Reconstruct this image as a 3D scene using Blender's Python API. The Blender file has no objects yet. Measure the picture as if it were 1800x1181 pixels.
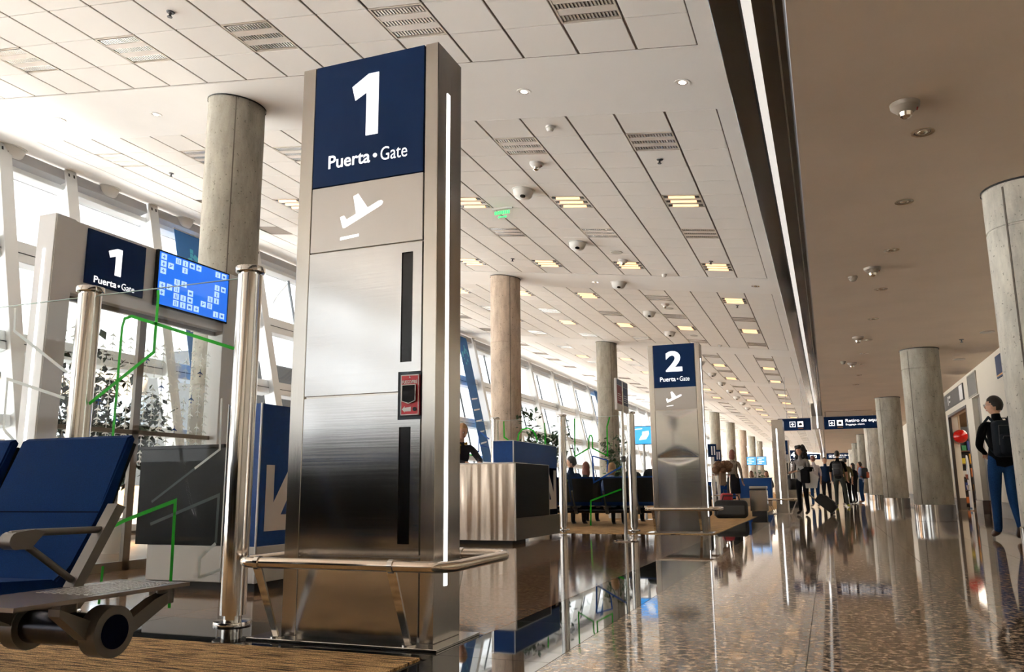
import bpy, bmesh, math, random
from math import sin, cos, pi, radians, atan, sqrt
from mathutils import Vector, Matrix, Euler
import mathutils.noise as mn

S = bpy.context.scene
COL = S.collection
random.seed(7)

# ------------------------------------------------------------------ camera
YAW, PITCH, ROLL = .3635, .1855, -.0087
fw = Vector((-sin(YAW)*cos(PITCH), cos(YAW)*cos(PITCH), sin(PITCH)))
r0 = Vector((cos(YAW), sin(YAW), 0)); u0 = r0.cross(fw)
rt = r0*cos(ROLL)+u0*sin(ROLL); up = -r0*sin(ROLL)+u0*cos(ROLL)
cam_d = bpy.data.cameras.new('camera'); cam = bpy.data.objects.new('camera', cam_d); COL.objects.link(cam)
m = Matrix((rt, up, -fw)).transposed().to_4x4(); m.translation = (0, 0, .70)
cam.matrix_world = m
cam_d.sensor_width = 36; cam_d.lens = 1433.6*36/1800; cam_d.clip_start = .05; cam_d.clip_end = 400
S.camera = cam

# ------------------------------------------------------------------ world, exposure, sampling limits
W = bpy.data.worlds.new('overcast_sky'); S.world = W; W.use_nodes = True
wn = W.node_tree.nodes; wl = W.node_tree.links
wn['Background'].inputs[0].default_value = (.97, .985, 1, 1)
wn['Background'].inputs[1].default_value = 1.35
sun_d = bpy.data.lights.new('sun', 'SUN'); sun_d.energy = 118; sun_d.angle = radians(12); sun_d.color = (1, .975, .955)
sun = bpy.data.objects.new('sun', sun_d); COL.objects.link(sun)          # added to the overcast sky: lights the apron, whose bounce brightens the hall
sun.rotation_euler = Vector((-.64, .48, -.58)).to_track_quat('-Z', 'Y').to_euler()
S.view_settings.view_transform = 'Standard'; S.view_settings.look = 'None'
S.view_settings.exposure = 1.15; S.view_settings.gamma = 1; S.view_settings.use_curve_mapping = False
cy = S.cycles
cy.max_bounces = 9; cy.diffuse_bounces = 5; cy.glossy_bounces = 4; cy.transparent_max_bounces = 16; cy.transmission_bounces = 4
cy.caustics_reflective = False; cy.caustics_refractive = False; cy.sample_clamp_indirect = 6; cy.use_denoising = True
cy.use_adaptive_sampling = True; cy.adaptive_threshold = .02

# ------------------------------------------------------------------ helpers
def newmat(name):
    mt = bpy.data.materials.new(name); mt.use_nodes = True
    return mt, mt.node_tree.nodes, mt.node_tree.links, mt.node_tree.nodes['Principled BSDF']
def mat(name, col, rough=.5, metal=0, emit=None, es=0, spec=.5, noise=0, nscale=8, bump=0, bscale=200):
    mt, n, l, p = newmat(name)
    p.inputs['Base Color'].default_value = (*col, 1); p.inputs['Roughness'].default_value = rough; p.inputs['Metallic'].default_value = metal
    p.inputs['Specular IOR Level'].default_value = spec
    if emit: p.inputs['Emission Color'].default_value = (*emit, 1); p.inputs['Emission Strength'].default_value = es
    if noise or bump:
        tc = n.new('ShaderNodeTexCoord')
    if noise:
        t = n.new('ShaderNodeTexNoise'); t.inputs['Scale'].default_value = nscale; t.inputs['Detail'].default_value = 5
        l.new(tc.outputs['Object'], t.inputs['Vector'])
        r = n.new('ShaderNodeValToRGB'); r.color_ramp.elements[0].position = .3; r.color_ramp.elements[1].position = .7
        r.color_ramp.elements[0].color = (*[c*(1-noise) for c in col], 1); r.color_ramp.elements[1].color = (*[min(1, c*(1+noise)) for c in col], 1)
        l.new(t.outputs['Fac'], r.inputs['Fac']); l.new(r.outputs['Color'], p.inputs['Base Color'])
    if bump:
        t2 = n.new('ShaderNodeTexNoise'); t2.inputs['Scale'].default_value = bscale; l.new(tc.outputs['Object'], t2.inputs['Vector'])
        b = n.new('ShaderNodeBump'); b.inputs['Strength'].default_value = bump; b.inputs['Distance'].default_value = .01
        l.new(t2.outputs['Fac'], b.inputs['Height']); l.new(b.outputs['Normal'], p.inputs['Normal'])
    return mt
def brushed(name, col, rough, axis=2, wave=.0, spread=.1, wscale=None):
    """steel with fine brushing along one axis and, for thin sheet, a slight large waviness"""
    mt, n, l, p = newmat(name)
    p.inputs['Metallic'].default_value = 1; p.inputs['Base Color'].default_value = (*col, 1)
    tc = n.new('ShaderNodeTexCoord'); mp = n.new('ShaderNodeMapping')
    sc = [160, 160, 160]; sc[axis] = 2; mp.inputs['Scale'].default_value = sc
    l.new(tc.outputs['Object'], mp.inputs['Vector'])
    t = n.new('ShaderNodeTexNoise'); t.inputs['Scale'].default_value = 1; t.inputs['Detail'].default_value = 3; l.new(mp.outputs['Vector'], t.inputs['Vector'])
    r = n.new('ShaderNodeMapRange'); r.inputs['To Min'].default_value = rough-spread*.5; r.inputs['To Max'].default_value = rough+spread*.5
    l.new(t.outputs['Fac'], r.inputs['Value']); l.new(r.outputs['Result'], p.inputs['Roughness'])
    b = n.new('ShaderNodeBump'); b.inputs['Strength'].default_value = .025; b.inputs['Distance'].default_value = .002; l.new(t.outputs['Fac'], b.inputs['Height'])
    out = b
    if wave:
        t2 = n.new('ShaderNodeTexNoise'); t2.inputs['Scale'].default_value = 2.2; t2.inputs['Detail'].default_value = 1
        m2 = n.new('ShaderNodeMapping'); m2.inputs['Scale'].default_value = wscale or (1, 1, 1); l.new(tc.outputs['Object'], m2.inputs['Vector']); l.new(m2.outputs['Vector'], t2.inputs['Vector'])
        if wscale: t2.inputs['Scale'].default_value = 1
        b2 = n.new('ShaderNodeBump'); b2.inputs['Strength'].default_value = wave; b2.inputs['Distance'].default_value = .02
        l.new(t2.outputs['Fac'], b2.inputs['Height']); l.new(b.outputs['Normal'], b2.inputs['Normal']); out = b2
    l.new(out.outputs['Normal'], p.inputs['Normal'])
    return mt
def glassmat(name, tint=(1, 1, 1), refl=1.0, ior=1.5):
    mt = bpy.data.materials.new(name); mt.use_nodes = True; n = mt.node_tree.nodes; l = mt.node_tree.links; n.clear()
    o = n.new('ShaderNodeOutputMaterial'); mx = n.new('ShaderNodeMixShader'); tr = n.new('ShaderNodeBsdfTransparent'); gl = n.new('ShaderNodeBsdfGlossy')
    tr.inputs[0].default_value = (*tint, 1); gl.inputs['Roughness'].default_value = .0
    gm = n.new('ShaderNodeNewGeometry'); dt = n.new('ShaderNodeVectorMath'); dt.operation = 'DOT_PRODUCT'   # Schlick reflectance, the same from both sides
    l.new(gm.outputs['Normal'], dt.inputs[0]); l.new(gm.outputs['Incoming'], dt.inputs[1])
    def mth(op, a, b=None):
        q = n.new('ShaderNodeMath'); q.operation = op
        for i, v in enumerate((a, b)):
            if v is None: continue
            if isinstance(v, (int, float)): q.inputs[i].default_value = v
            else: l.new(v, q.inputs[i])
        return q.outputs[0]
    c = mth('SUBTRACT', 1.0, mth('ABSOLUTE', dt.outputs['Value'])); f0 = ((ior-1)/(ior+1))**2
    mu = n.new('ShaderNodeMath'); mu.operation = 'MULTIPLY'; mu.inputs[1].default_value = refl
    l.new(mth('ADD', mth('MULTIPLY', mth('POWER', c, 5.0), 1-f0), f0), mu.inputs[0])
    l.new(mu.outputs[0], mx.inputs[0]); l.new(tr.outputs[0], mx.inputs[1]); l.new(gl.outputs[0], mx.inputs[2]); l.new(mx.outputs[0], o.inputs[0])
    return mt
def granite(name, dark, mid, light, rough, scale=55, tone=.12, bump=.0):
    mt, n, l, p = newmat(name)
    tc = n.new('ShaderNodeTexCoord'); gm = n.new('ShaderNodeNewGeometry')
    a = n.new('ShaderNodeTexNoise'); a.inputs['Scale'].default_value = scale; a.inputs['Detail'].default_value = 6; a.inputs['Roughness'].default_value = .7
    l.new(gm.outputs['Position'], a.inputs['Vector'])
    r = n.new('ShaderNodeValToRGB'); e = r.color_ramp.elements; e[0].position = .40; e[0].color = (*dark, 1); e[1].position = .62; e[1].color = (*light, 1)
    k = r.color_ramp.elements.new(.5); k.color = (*mid, 1); l.new(a.outputs['Fac'], r.inputs['Fac'])
    oi = n.new('ShaderNodeObjectInfo'); mr = n.new('ShaderNodeMapRange'); mr.inputs['To Min'].default_value = 1-tone; mr.inputs['To Max'].default_value = 1+tone
    l.new(oi.outputs['Random'], mr.inputs['Value'])
    mx = n.new('ShaderNodeMix'); mx.data_type = 'RGBA'; mx.blend_type = 'MULTIPLY'; mx.inputs[0].default_value = 1
    l.new(r.outputs['Color'], mx.inputs[6]); l.new(mr.outputs['Result'], mx.inputs[7]); l.new(mx.outputs[2], p.inputs['Base Color'])
    p.inputs['Roughness'].default_value = rough; p.inputs['IOR'].default_value = 1.5
    return mt

class MB:
    """collects primitive shapes in one bmesh, then links them as one mesh object"""
    def __init__(s): s.bm = bmesh.new()
    def _m(s, fs, m, M=None):
        vs = set()
        for f in fs:
            f.material_index = m
            if M is not None: vs.update(f.verts)
        if M is not None:
            for v in vs: v.co = M @ v.co
        return s
    def box(s, x0, x1, y0, y1, z0, z1, m=0, bev=0, M=None, seg=1):
        b = s.bm
        v = [b.verts.new(c) for c in ((x0,y0,z0),(x1,y0,z0),(x1,y1,z0),(x0,y1,z0),(x0,y0,z1),(x1,y0,z1),(x1,y1,z1),(x0,y1,z1))]
        fs = [b.faces.new([v[i] for i in q]) for q in ((3,2,1,0),(4,5,6,7),(0,1,5,4),(1,2,6,5),(2,3,7,6),(3,0,4,7))]
        if bev:
            es = list({e for f in fs for e in f.edges})
            rs = bmesh.ops.bevel(b, geom=es, offset=bev, segments=seg, affect='EDGES', profile=.5)
            fs = list(set([f for f in fs if f.is_valid] + rs['faces']))
        return s._m(fs, m, M)
    def prism(s, pts, d, m=0, M=None, h0=0):
        """polygon in local XY extruded from z=h0 to z=h0+d"""
        b = s.bm; a = [b.verts.new((x, y, h0)) for x, y in pts]; c = [b.verts.new((x, y, h0+d)) for x, y in pts]; n = len(pts)
        fs = [b.faces.new(c), b.faces.new(a[::-1])] + [b.faces.new((a[i], a[(i+1) % n], c[(i+1) % n], c[i])) for i in range(n)]
        return s._m(fs, m, M)
    def cyl(s, p0, p1, r0, r1=None, n=16, m=0, M=None):
        return s.tube([p0, p1], r0, n, m, M, r1=r1)
    def tube(s, path, r, n=10, m=0, M=None, closed=False, r1=None, sq=1):
        b = s.bm; P = [Vector(p) for p in path]; k = len(P); rings = []; fs = []
        prev = None
        for i, p in enumerate(P):
            if closed: t = (P[(i+1) % k]-P[i-1]).normalized()
            else: t = (P[min(i+1, k-1)]-P[max(i-1, 0)]).normalized()
            if prev is None:
                a = Vector((0, 0, 1)) if abs(t.z) < .9 else Vector((1, 0, 0))
                x = t.cross(a).normalized()
            else: x = (prev-t*prev.dot(t)).normalized()
            prev = x; y = t.cross(x)
            rr = r if not isinstance(r, (list, tuple)) else r[i]
            if r1 is not None: rr = r+(r1-r)*i/(k-1)
            rings.append([b.verts.new(p+(x*cos(2*pi*j/n)+y*sin(2*pi*j/n)*sq)*rr) for j in range(n)])
        for i in range(k if closed else k-1):
            A, B = rings[i], rings[(i+1) % k]
            fs += [b.faces.new((A[j], A[(j+1) % n], B[(j+1) % n], B[j])) for j in range(n)]
        if not closed: fs += [b.faces.new(rings[0][::-1]), b.faces.new(rings[-1])]
        return s._m(fs, m, M)
    def lathe(s, prof, n=24, m=0, M=None, c=(0, 0, 0)):
        b = s.bm; rings = []; fs = []
        for r, z in prof:
            if r < 1e-5: rings.append([b.verts.new((c[0], c[1], c[2]+z))])
            else: rings.append([b.verts.new((c[0]+r*cos(2*pi*j/n), c[1]+r*sin(2*pi*j/n), c[2]+z)) for j in range(n)])
        for A, B in zip(rings, rings[1:]):
            for j in range(n):
                q = [A[0]] if len(A) == 1 else [A[j], A[(j+1) % n]]
                w = [B[0]] if len(B) == 1 else [B[(j+1) % n], B[j]]
                if len(q)+len(w) > 2: fs.append(b.faces.new(q+w))
        return s._m(fs, m, M)
    def ell(s, c, r, nu=14, nv=10, m=0, M=None, f=None):
        prof = [(sin(pi*i/nv), -cos(pi*i/nv)) for i in range(nv+1)]
        k = len(s.bm.verts); s.lathe(prof, nu, m)
        s.bm.verts.ensure_lookup_table()
        for v in s.bm.verts[k:]:
            p = v.co.copy()
            if f: p = f(p)
            p = Vector((p.x*r[0], p.y*r[1], p.z*r[2]))+Vector(c)
            v.co = M @ p if M is not None else p
        return s
    def quad(s, pts, m=0):
        s.bm.faces.new([s.bm.verts.new(p) for p in pts]).material_index = m; return s
    def mesh(s, name, mats, smooth=35):
        b = s.bm; bmesh.ops.recalc_face_normals(b, faces=b.faces[:])
        me = bpy.data.meshes.new(name); b.to_mesh(me); b.free()
        for x in (mats if isinstance(mats, (list, tuple)) else [mats]): me.materials.append(x)
        if smooth:
            me.polygons.foreach_set('use_smooth', [True]*len(me.polygons)); me.set_sharp_from_angle(angle=radians(smooth))
        return me
    def obj(s, name, mats, parent=None, loc=None, rot=None, smooth=35):
        return link(name, s.mesh(name, mats, smooth), parent, loc, rot)
def link(name, data, parent=None, loc=None, rot=None):
    o = bpy.data.objects.new(name, data); COL.objects.link(o)
    if parent: o.parent = parent
    if loc is not None: o.location = loc
    if rot is not None: o.rotation_euler = rot
    return o
def tag(o, label, cat, group=None):
    o['label'] = label; o['category'] = cat
    if group: o['group'] = group
    return o
def struct(o): o['kind'] = 'structure'; return o
def thing(name, label, cat, loc=(0, 0, 0), rot=(0, 0, 0), group=None):
    return tag(link(name, None, None, loc, rot), label, cat, group)
def dup(o, parent=None, loc=None, rot=None, label=None, group=None):
    c = o.copy(); COL.objects.link(c)
    if parent: c.parent = parent
    if loc is not None: c.location = loc
    if rot is not None: c.rotation_euler = rot
    if label: c['label'] = label
    if group: c['group'] = group
    for ch in list(o.children): dup(ch, c)
    return c
def frame(o, x, y):
    """4x4 from origin o, x and y axes"""
    x = Vector(x).normalized(); y = Vector(y).normalized(); z = x.cross(y).normalized(); y = z.cross(x)
    M = Matrix((x, y, z)).transposed().to_4x4(); M.translation = o; return M
FRONT = lambda x, y, z: frame((x, y, z), (1, 0, 0), (0, 0, 1))      # local XY plane faces -Y
RIGHT = lambda x, y, z: frame((x, y, z), (0, 1, 0), (0, 0, 1))      # local XY plane faces +X
LEFT = lambda x, y, z: frame((x, y, z), (0, -1, 0), (0, 0, 1))      # local XY plane faces -X
_tc = {}
def text(s, material, parent, M, w=None, h=None, bold=0, name='lettering', align='l', depth=.0015):
    """lettering as a mesh, scaled to width w and or height h, placed by matrix M (origin: left bottom of the ink)"""
    key = (s, bold)
    if key not in _tc:
        cu = bpy.data.curves.new('lettering', 'FONT'); cu.body = s; cu.size = 1; cu.offset = bold; cu.extrude = .5; cu.resolution_u = 4
        o = bpy.data.objects.new('lettering', cu); COL.objects.link(o)
        dg = bpy.context.evaluated_depsgraph_get(); me = bpy.data.meshes.new_from_object(o.evaluated_get(dg))
        bpy.data.objects.remove(o); bpy.data.curves.remove(cu); _tc[key] = me
    me = _tc[key].copy(); me.name = name
    xs = [v.co.x for v in me.vertices]; ys = [v.co.y for v in me.vertices]
    a, b, c, d = min(xs), max(xs), min(ys), max(ys)
    sx = w/(b-a) if w else None; sy = h/(d-c) if h else None
    sx = sx or sy; sy = sy or sx
    ox = {'l': a, 'c': (a+b)/2, 'r': b}[align]
    for v in me.vertices: v.co = M @ Vector(((v.co.x-ox)*sx, (v.co.y-c)*sy, (v.co.z+.5)*depth))
    me.materials.clear(); me.materials.append(material)
    return link(name, me, parent)

# ------------------------------------------------------------------ materials
M_white = mat('ceiling_plaster', (.86, .83, .79), .8, noise=.03, nscale=.8)
M_tile = mat('mineral_tile', (.85, .81, .76), .85, bump=.1, bscale=260)
M_joint = mat('tile_joint_shadow_gap', (.16, .12, .09), .8)
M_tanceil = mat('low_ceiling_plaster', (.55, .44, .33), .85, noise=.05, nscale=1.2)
M_cream = mat('cream_paint', (.70, .65, .55), .6)
M_steel = brushed('brushed_steel', (.49, .485, .48), .14, 0, wave=.08)
M_steelv = brushed('brushed_steel_upright', (.50, .47, .43), .18, 2, wave=.05)
M_matsteel = brushed('satin_steel', (.50, .47, .44), .33, 0)
M_chrome = brushed('polished_steel', (.70, .67, .63), .13, 2, spread=.06)
M_rail = brushed('polished_rail_steel', (.72, .62, .52), .14, 0, spread=.06)
M_alu = mat('grey_cast_aluminium', (.15, .135, .12), .4, .75, bump=.05, bscale=400)
M_aludark = mat('dark_tube_metal', (.05, .05, .06), .25, .9)
M_navy = mat('navy_sign_vinyl', (.002, .018, .075), .5, spec=.12)
M_signwhite = mat('sign_white', (.9, .9, .92), .5, emit=(1, 1, 1), es=.5)
M_printwhite = mat('white_print', (.85, .85, .85), .5)
M_black = mat('black_gloss', (.006, .006, .008), .16, spec=.25)
M_dark = mat('dark_gap', (.012, .012, .013), .7)
M_led = mat('led_strip', (1, 1, 1), .4, emit=(1, 1, 1), es=1.6)
M_ledline = mat('led_line', (.8, .78, .74), .4, emit=(1, .97, .92), es=.30)
M_darkpanel = mat('charcoal_laminate', (.012, .012, .0125), .5, spec=.08, noise=.15, nscale=60)
M_blue = mat('blue_laminate', (.003, .045, .20), .45, spec=.2, noise=.08, nscale=40)
M_handle = mat('black_satin', (.008, .008, .01), .6, spec=.15)
M_sidesteel = brushed('steel_counter', (.58, .47, .38), .2, 2, wave=.9, wscale=(7, 7, .35))
M_cornerwhite = mat('white_corner_trim', (.75, .75, .75), .4)
M_cream_print = mat('cream_arrow_print', (.75, .70, .66), .5)
M_fabric = mat('blue_seat_fabric', (.003, .024, .105), .9, spec=.1, noise=.25, nscale=350, bump=.25, bscale=700)
M_fabricdk = mat('dark_seat_edge', (.002, .005, .02), .8, spec=.05)
M_facade = mat('white_painted_steel', (.74, .75, .75), .45)
M_facadegrey = mat('grey_blind_box', (.42, .42, .43), .5)
M_mulldark = mat('dark_gasket', (.03, .04, .05), .5)
M_glass = glassmat('clear_glass', (.985, .995, .99), .3)
M_win = glassmat('window_glass', (.98, .99, .99), .6)
M_edge = mat('green_glass_edge', (.55, .72, .66), .2)
M_green = mat('green_line_film', (.008, .30, .008), .5, spec=.1)
M_bluef = mat('blue_line_film', (.006, .05, .24), .5, spec=.1)
M_grey = mat('frosted_line_film', (.55, .60, .58), .5)
M_greyd = mat('dark_line_film', (.03, .05, .05), .5)
M_red = mat('red_fire_plate', (.50, .015, .03), .35)
M_granite = granite('brown_granite', (.014, .008, .005), (.24, .16, .10), (.80, .62, .46), .05, scale=27)
M_granite2 = granite('russet_granite', (.018, .010, .005), (.17, .09, .045), (.45, .27, .15), .08, scale=34)
M_granblack = granite('black_granite', (.004, .005, .007), (.007, .008, .011), (.016, .018, .024), .025, scale=120)
M_grout = mat('floor_joint', (.02, .016, .012), .6)
M_beam = mat('dark_polished_beam', (.032, .024, .018), .10)
M_hole = mat('camera_window', (.01, .01, .012), .1)
M_domewhite = mat('white_dome_plastic', (.72, .70, .66), .35)
M_tube = mat('glowing_tube', (1, .8, .55), .4, emit=(1, .58, .27), es=.62)
M_louvre = mat('louvre_blade', (.78, .76, .73), .25, .6)
M_louvredark = mat('louvre_shadow', (.03, .026, .022), .5)
M_trofplate = mat('light_plate', (.55, .49, .43), .4)
M_bulb = mat('warm_lamp', (1, .9, .8), .3, emit=(1, .86, .74), es=3)
M_reflect = mat('lamp_reflector', (.85, .8, .7), .12, 1)
M_floordark = mat('dark_grey_plastic', (.05, .05, .055), .4)

def concrete(name, tint, warm=0):
    mt, n, l, p = newmat(name); tc = n.new('ShaderNodeTexCoord')
    mp = n.new('ShaderNodeMapping'); mp.inputs['Scale'].default_value = (3, 3, .9); l.new(tc.outputs['Object'], mp.inputs['Vector'])
    a = n.new('ShaderNodeTexNoise'); a.inputs['Scale'].default_value = 1.6; a.inputs['Detail'].default_value = 9; a.inputs['Roughness'].default_value = .68; l.new(mp.outputs['Vector'], a.inputs['Vector'])
    r = n.new('ShaderNodeValToRGB'); e = r.color_ramp.elements; e[0].position = .32; e[1].position = .68
    e[0].color = (*[c*.55 for c in tint], 1); e[1].color = (*[c*1.15 for c in tint], 1); l.new(a.outputs['Fac'], r.inputs['Fac'])
    pit = n.new('ShaderNodeTexNoise'); pit.inputs['Scale'].default_value = 34; pit.inputs['Detail'].default_value = 3; l.new(tc.outputs['Object'], pit.inputs['Vector'])
    pr = n.new('ShaderNodeValToRGB'); pr.color_ramp.elements[0].position = .27; pr.color_ramp.elements[0].color = (.25, .25, .22, 1); pr.color_ramp.elements[1].position = .36; pr.color_ramp.elements[1].color = (1, 1, 1, 1); l.new(pit.outputs['Fac'], pr.inputs['Fac'])
    mx = n.new('ShaderNodeMix'); mx.data_type = 'RGBA'; mx.blend_type = 'MULTIPLY'; mx.inputs[0].default_value = 1
    l.new(r.outputs['Color'], mx.inputs[6]); l.new(pr.outputs['Color'], mx.inputs[7]); l.new(mx.outputs[2], p.inputs['Base Color'])
    p.inputs['Roughness'].default_value = .75
    b = n.new('ShaderNodeBump'); b.inputs['Strength'].default_value = .25; b.inputs['Distance'].default_value = .01; l.new(pit.outputs['Fac'], b.inputs['Height']); l.new(b.outputs['Normal'], p.inputs['Normal'])
    return mt
M_conc = concrete('raw_concrete', (.36, .33, .27)); M_concwarm = concrete('warm_concrete', (.50, .39, .30)); M_concpale = concrete('pale_concrete', (.70, .67, .59))
def carpetmat():
    mt, n, l, p = newmat('carpet_tile'); g = n.new('ShaderNodeNewGeometry')
    mp = n.new('ShaderNodeMapping'); mp.inputs['Scale'].default_value = (5, 75, 1); l.new(g.outputs['Position'], mp.inputs['Vector'])
    a = n.new('ShaderNodeTexNoise'); a.inputs['Scale'].default_value = 1; a.inputs['Detail'].default_value = 4; a.inputs['Roughness'].default_value = .65; l.new(mp.outputs['Vector'], a.inputs['Vector'])
    r = n.new('ShaderNodeValToRGB'); e = r.color_ramp.elements; e[0].position = .38; e[0].color = (.035, .03, .035, 1); e[1].position = .55; e[1].color = (.78, .50, .24, 1)
    k = e.new(.45); k.color = (.30, .175, .08, 1); l.new(a.outputs['Fac'], r.inputs['Fac'])
    f = n.new('ShaderNodeTexNoise'); f.inputs['Scale'].default_value = 170; l.new(g.outputs['Position'], f.inputs['Vector'])
    fr = n.new('ShaderNodeMapRange'); fr.inputs['From Min'].default_value = .3; fr.inputs['From Max'].default_value = .7; fr.inputs['To Min'].default_value = .3; fr.inputs['To Max'].default_value = 1.5; l.new(f.outputs['Fac'], fr.inputs['Value'])
    mx = n.new('ShaderNodeMix'); mx.data_type = 'RGBA'; mx.blend_type = 'MULTIPLY'; mx.inputs[0].default_value = 1
    l.new(r.outputs['Color'], mx.inputs[6]); l.new(fr.outputs['Result'], mx.inputs[7]); l.new(mx.outputs[2], p.inputs['Base Color'])
    p.inputs['Roughness'].default_value = .95; p.inputs['Specular IOR Level'].default_value = .1
    b = n.new('ShaderNodeBump'); b.inputs['Strength'].default_value = .7; b.inputs['Distance'].default_value = .006; l.new(f.outputs['Fac'], b.inputs['Height']); l.new(b.outputs['Normal'], p.inputs['Normal'])
    return mt
M_carpet = carpetmat()

def frosted(name, col):
    """film that scatters light from both sides"""
    mt, n, l, p = newmat(name); p.inputs['Base Color'].default_value = (*col, 1); p.inputs['Roughness'].default_value = .7
    tr = n.new('ShaderNodeBsdfTranslucent'); tr.inputs[0].default_value = (*col, 1); mx = n.new('ShaderNodeMixShader'); mx.inputs[0].default_value = .6
    l.new(p.outputs[0], mx.inputs[1]); l.new(tr.outputs[0], mx.inputs[2]); l.new(mx.outputs[0], n['Material Output'].inputs[0]); return mt

# ================================================================== THE SETTING
Y0, Y1 = -31.0, 118.0
# ---- floor: joint bed with granite slabs and carpet laid on it
fl = MB(); fl.box(-11.9, 3.5, Y0, Y1, -.10, -.006)
floor = struct(fl.obj('floor', M_grout, smooth=0))
slab_mesh = {}
def slab(w, h, m):
    k = (round(w, 3), round(h, 3), m.name)
    if k not in slab_mesh: slab_mesh[k] = MB().box(0, w-.003, 0, h-.003, -.012, 0, bev=.0007).mesh('granite_slab', m, 0)
    return slab_mesh[k]
rest = {}
def lay(xs, ys, m, near):
    for x0, x1 in zip(xs, xs[1:]):
        for y0, y1 in zip(ys, ys[1:]):
            if near(x0, y0): link('granite_slab', slab(x1-x0, y1-y0, m), floor, (x0, y0, 0))
            else: rest.setdefault(m.name, (MB(), m))[0].box(x0, x1-.003, y0, y1-.003, -.012, 0)
def steps(a, b, d):
    o = [a]
    while o[-1] < b-1e-6: o.append(min(o[-1]+d, b))
    return o
cor_x = [-1.12, -.135, .74, 1.66, 2.58, 3.5]
ys = [Y0]+steps(3.82-.97*35, Y1, .97)
lay(cor_x, ys, M_granite, lambda x, y: 2.6 < y < 18 and x < .9*y)
lay([-1.63, -1.12], [Y0]+steps(3.35-.97*35, Y1, .97), M_granblack, lambda x, y: 2.6 < y < 17)
gx = [-11.9]+[-1.63-.97*k for k in range(10, -1, -1)]
lay(gx, steps(3.87, 12.75, .888), M_granite2, lambda x, y: x > -7.5)
lay(gx, [3.25, 3.87], M_granblack, lambda x, y: x > -6)
for nm, (b, m) in rest.items():
    o = b.obj('granite_slab', m, floor, smooth=0); o['kind'] = 'stuff'
def carpet(y0, y1):
    b = MB(); b.box(-11.9, -1.66, y0, y1, -.008, .006)
    return struct(b.obj('floor', M_carpet, smooth=0))
carpet(Y0, 3.25); carpet(12.78, Y1)
# apron outside
struct(MB().box(-170, -11.95, -140, 260, -3.1, -3.0).obj('ground', mat('apron_concrete', (.66, .65, .63), .9, noise=.06, nscale=.4), smooth=0))

# ---- high sloping ceiling of the gate hall
SL = .13; cz = lambda x: 4.931-SL*x; CA = atan(SL)
def on_ceil(x, y, d=0): return (x-d*sin(CA), y, cz(x)-d*cos(CA))
PX, PY, FX, FY = .616, .6065, -.898, 9.17
LC, LR = (1, 4, 7, 10, 13, 16), (1, 5, 8, 12)
tile_me = MB().box(-PX/2+.010, PX/2-.010, -PY/2+.0055, PY/2-.0055, 0, .014, bev=.004).mesh('ceiling_tile', M_tile, 0)
def cell(c, r, b): return FX-PX*(c+.5), FY+10*b+PY*(r+.5)
def slopebox(mb, x0, x1, y0, y1, d0, d1, m=0):
    """box whose faces follow the slope, d = depth above the ceiling plane"""
    P = []
    for d in (d0, d1):
        for x, y in ((x0, y0), (x1, y0), (x1, y1), (x0, y1)): P.append((x, y, cz(x)+d))
    b = mb.bm; v = [b.verts.new(p) for p in P]
    for q in ((3,2,1,0),(4,5,6,7),(0,1,5,4),(1,2,6,5),(2,3,7,6),(3,0,4,7)): b.faces.new([v[i] for i in q]).material_index = m
XR, XL, XE = -.45, FX-18*PX, -13.12
def litp(b, c, r):
    if b == 1: return r in (1, 8) and not (c == 4 and r == 1)
    if b == -1: return False
    return r in (5, 12)
for b in range(-4, 11):
    y = 7.69+10*b; e = min(y+10, Y1)
    mb = MB()
    slopebox(mb, XE, XR, y, FY+10*b, 0, .25)
    slopebox(mb, XE, XL, FY+10*b, y+10, 0, .25); slopebox(mb, FX, XR, FY+10*b, y+10, 0, .25)
    slopebox(mb, XL, FX, FY+10*b, y+10, .016, .25, 1)
    # light edge trim around the tiles
    ce = struct(mb.obj('ceiling', [M_white, M_joint], smooth=0))
    st = MB()
    for c in range(18):
        for r in range(14):
            if c in LC and r in LR: continue
            x, yy = cell(c, r, b)
            if b in (0, 1) or (b == -1 and r > 8) or (b == 2 and c < 10):
                link('ceiling_tile', tile_me, ce, (x, yy, cz(x)), (0, CA, 0))
            else: slopebox(st, x-PX/2+.010, x+PX/2-.010, yy-PY/2+.004, yy+PY/2-.004, 0, .014)
    if len(st.bm.verts):
        o = st.obj('ceiling_tile', M_tile, ce, smooth=0); o['kind'] = 'stuff'

# ---- dark polished beam with its lit line, low ceiling over the concourse
bm_ = MB(); bm_.box(-.45, -.045, Y0, Y1, 3.475, 5.2, 0, bev=.004)
beam = struct(bm_.obj('trim_1', M_beam, smooth=0))
MB().box(-.272, -.216, Y0, Y1, 3.462, 3.476).obj('light_line', M_ledline, beam, smooth=0)
MB().box(-.10, -.088, Y0, Y1, 3.468, 3.476).obj('edge_strip', mat('bronze_strip', (.12, .095, .07), .3), beam, smooth=0)
MB().box(-.29, -.272, Y0, Y1, 3.468, 3.476).obj('edge_gap', M_dark, beam, smooth=0)
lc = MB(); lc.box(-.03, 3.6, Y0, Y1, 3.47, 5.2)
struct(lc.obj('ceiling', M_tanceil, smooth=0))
hat = MB()
for y in (33.0, 36.5): hat.box(.05, 1.7, y, y+.05, 3.464, 3.472)
hat.box(.05, .08, 33, 36.5, 3.464, 3.472)
struct(hat.obj('trim_2', mat('hatch_joint', (.10, .075, .05), .7), smooth=0))
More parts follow.
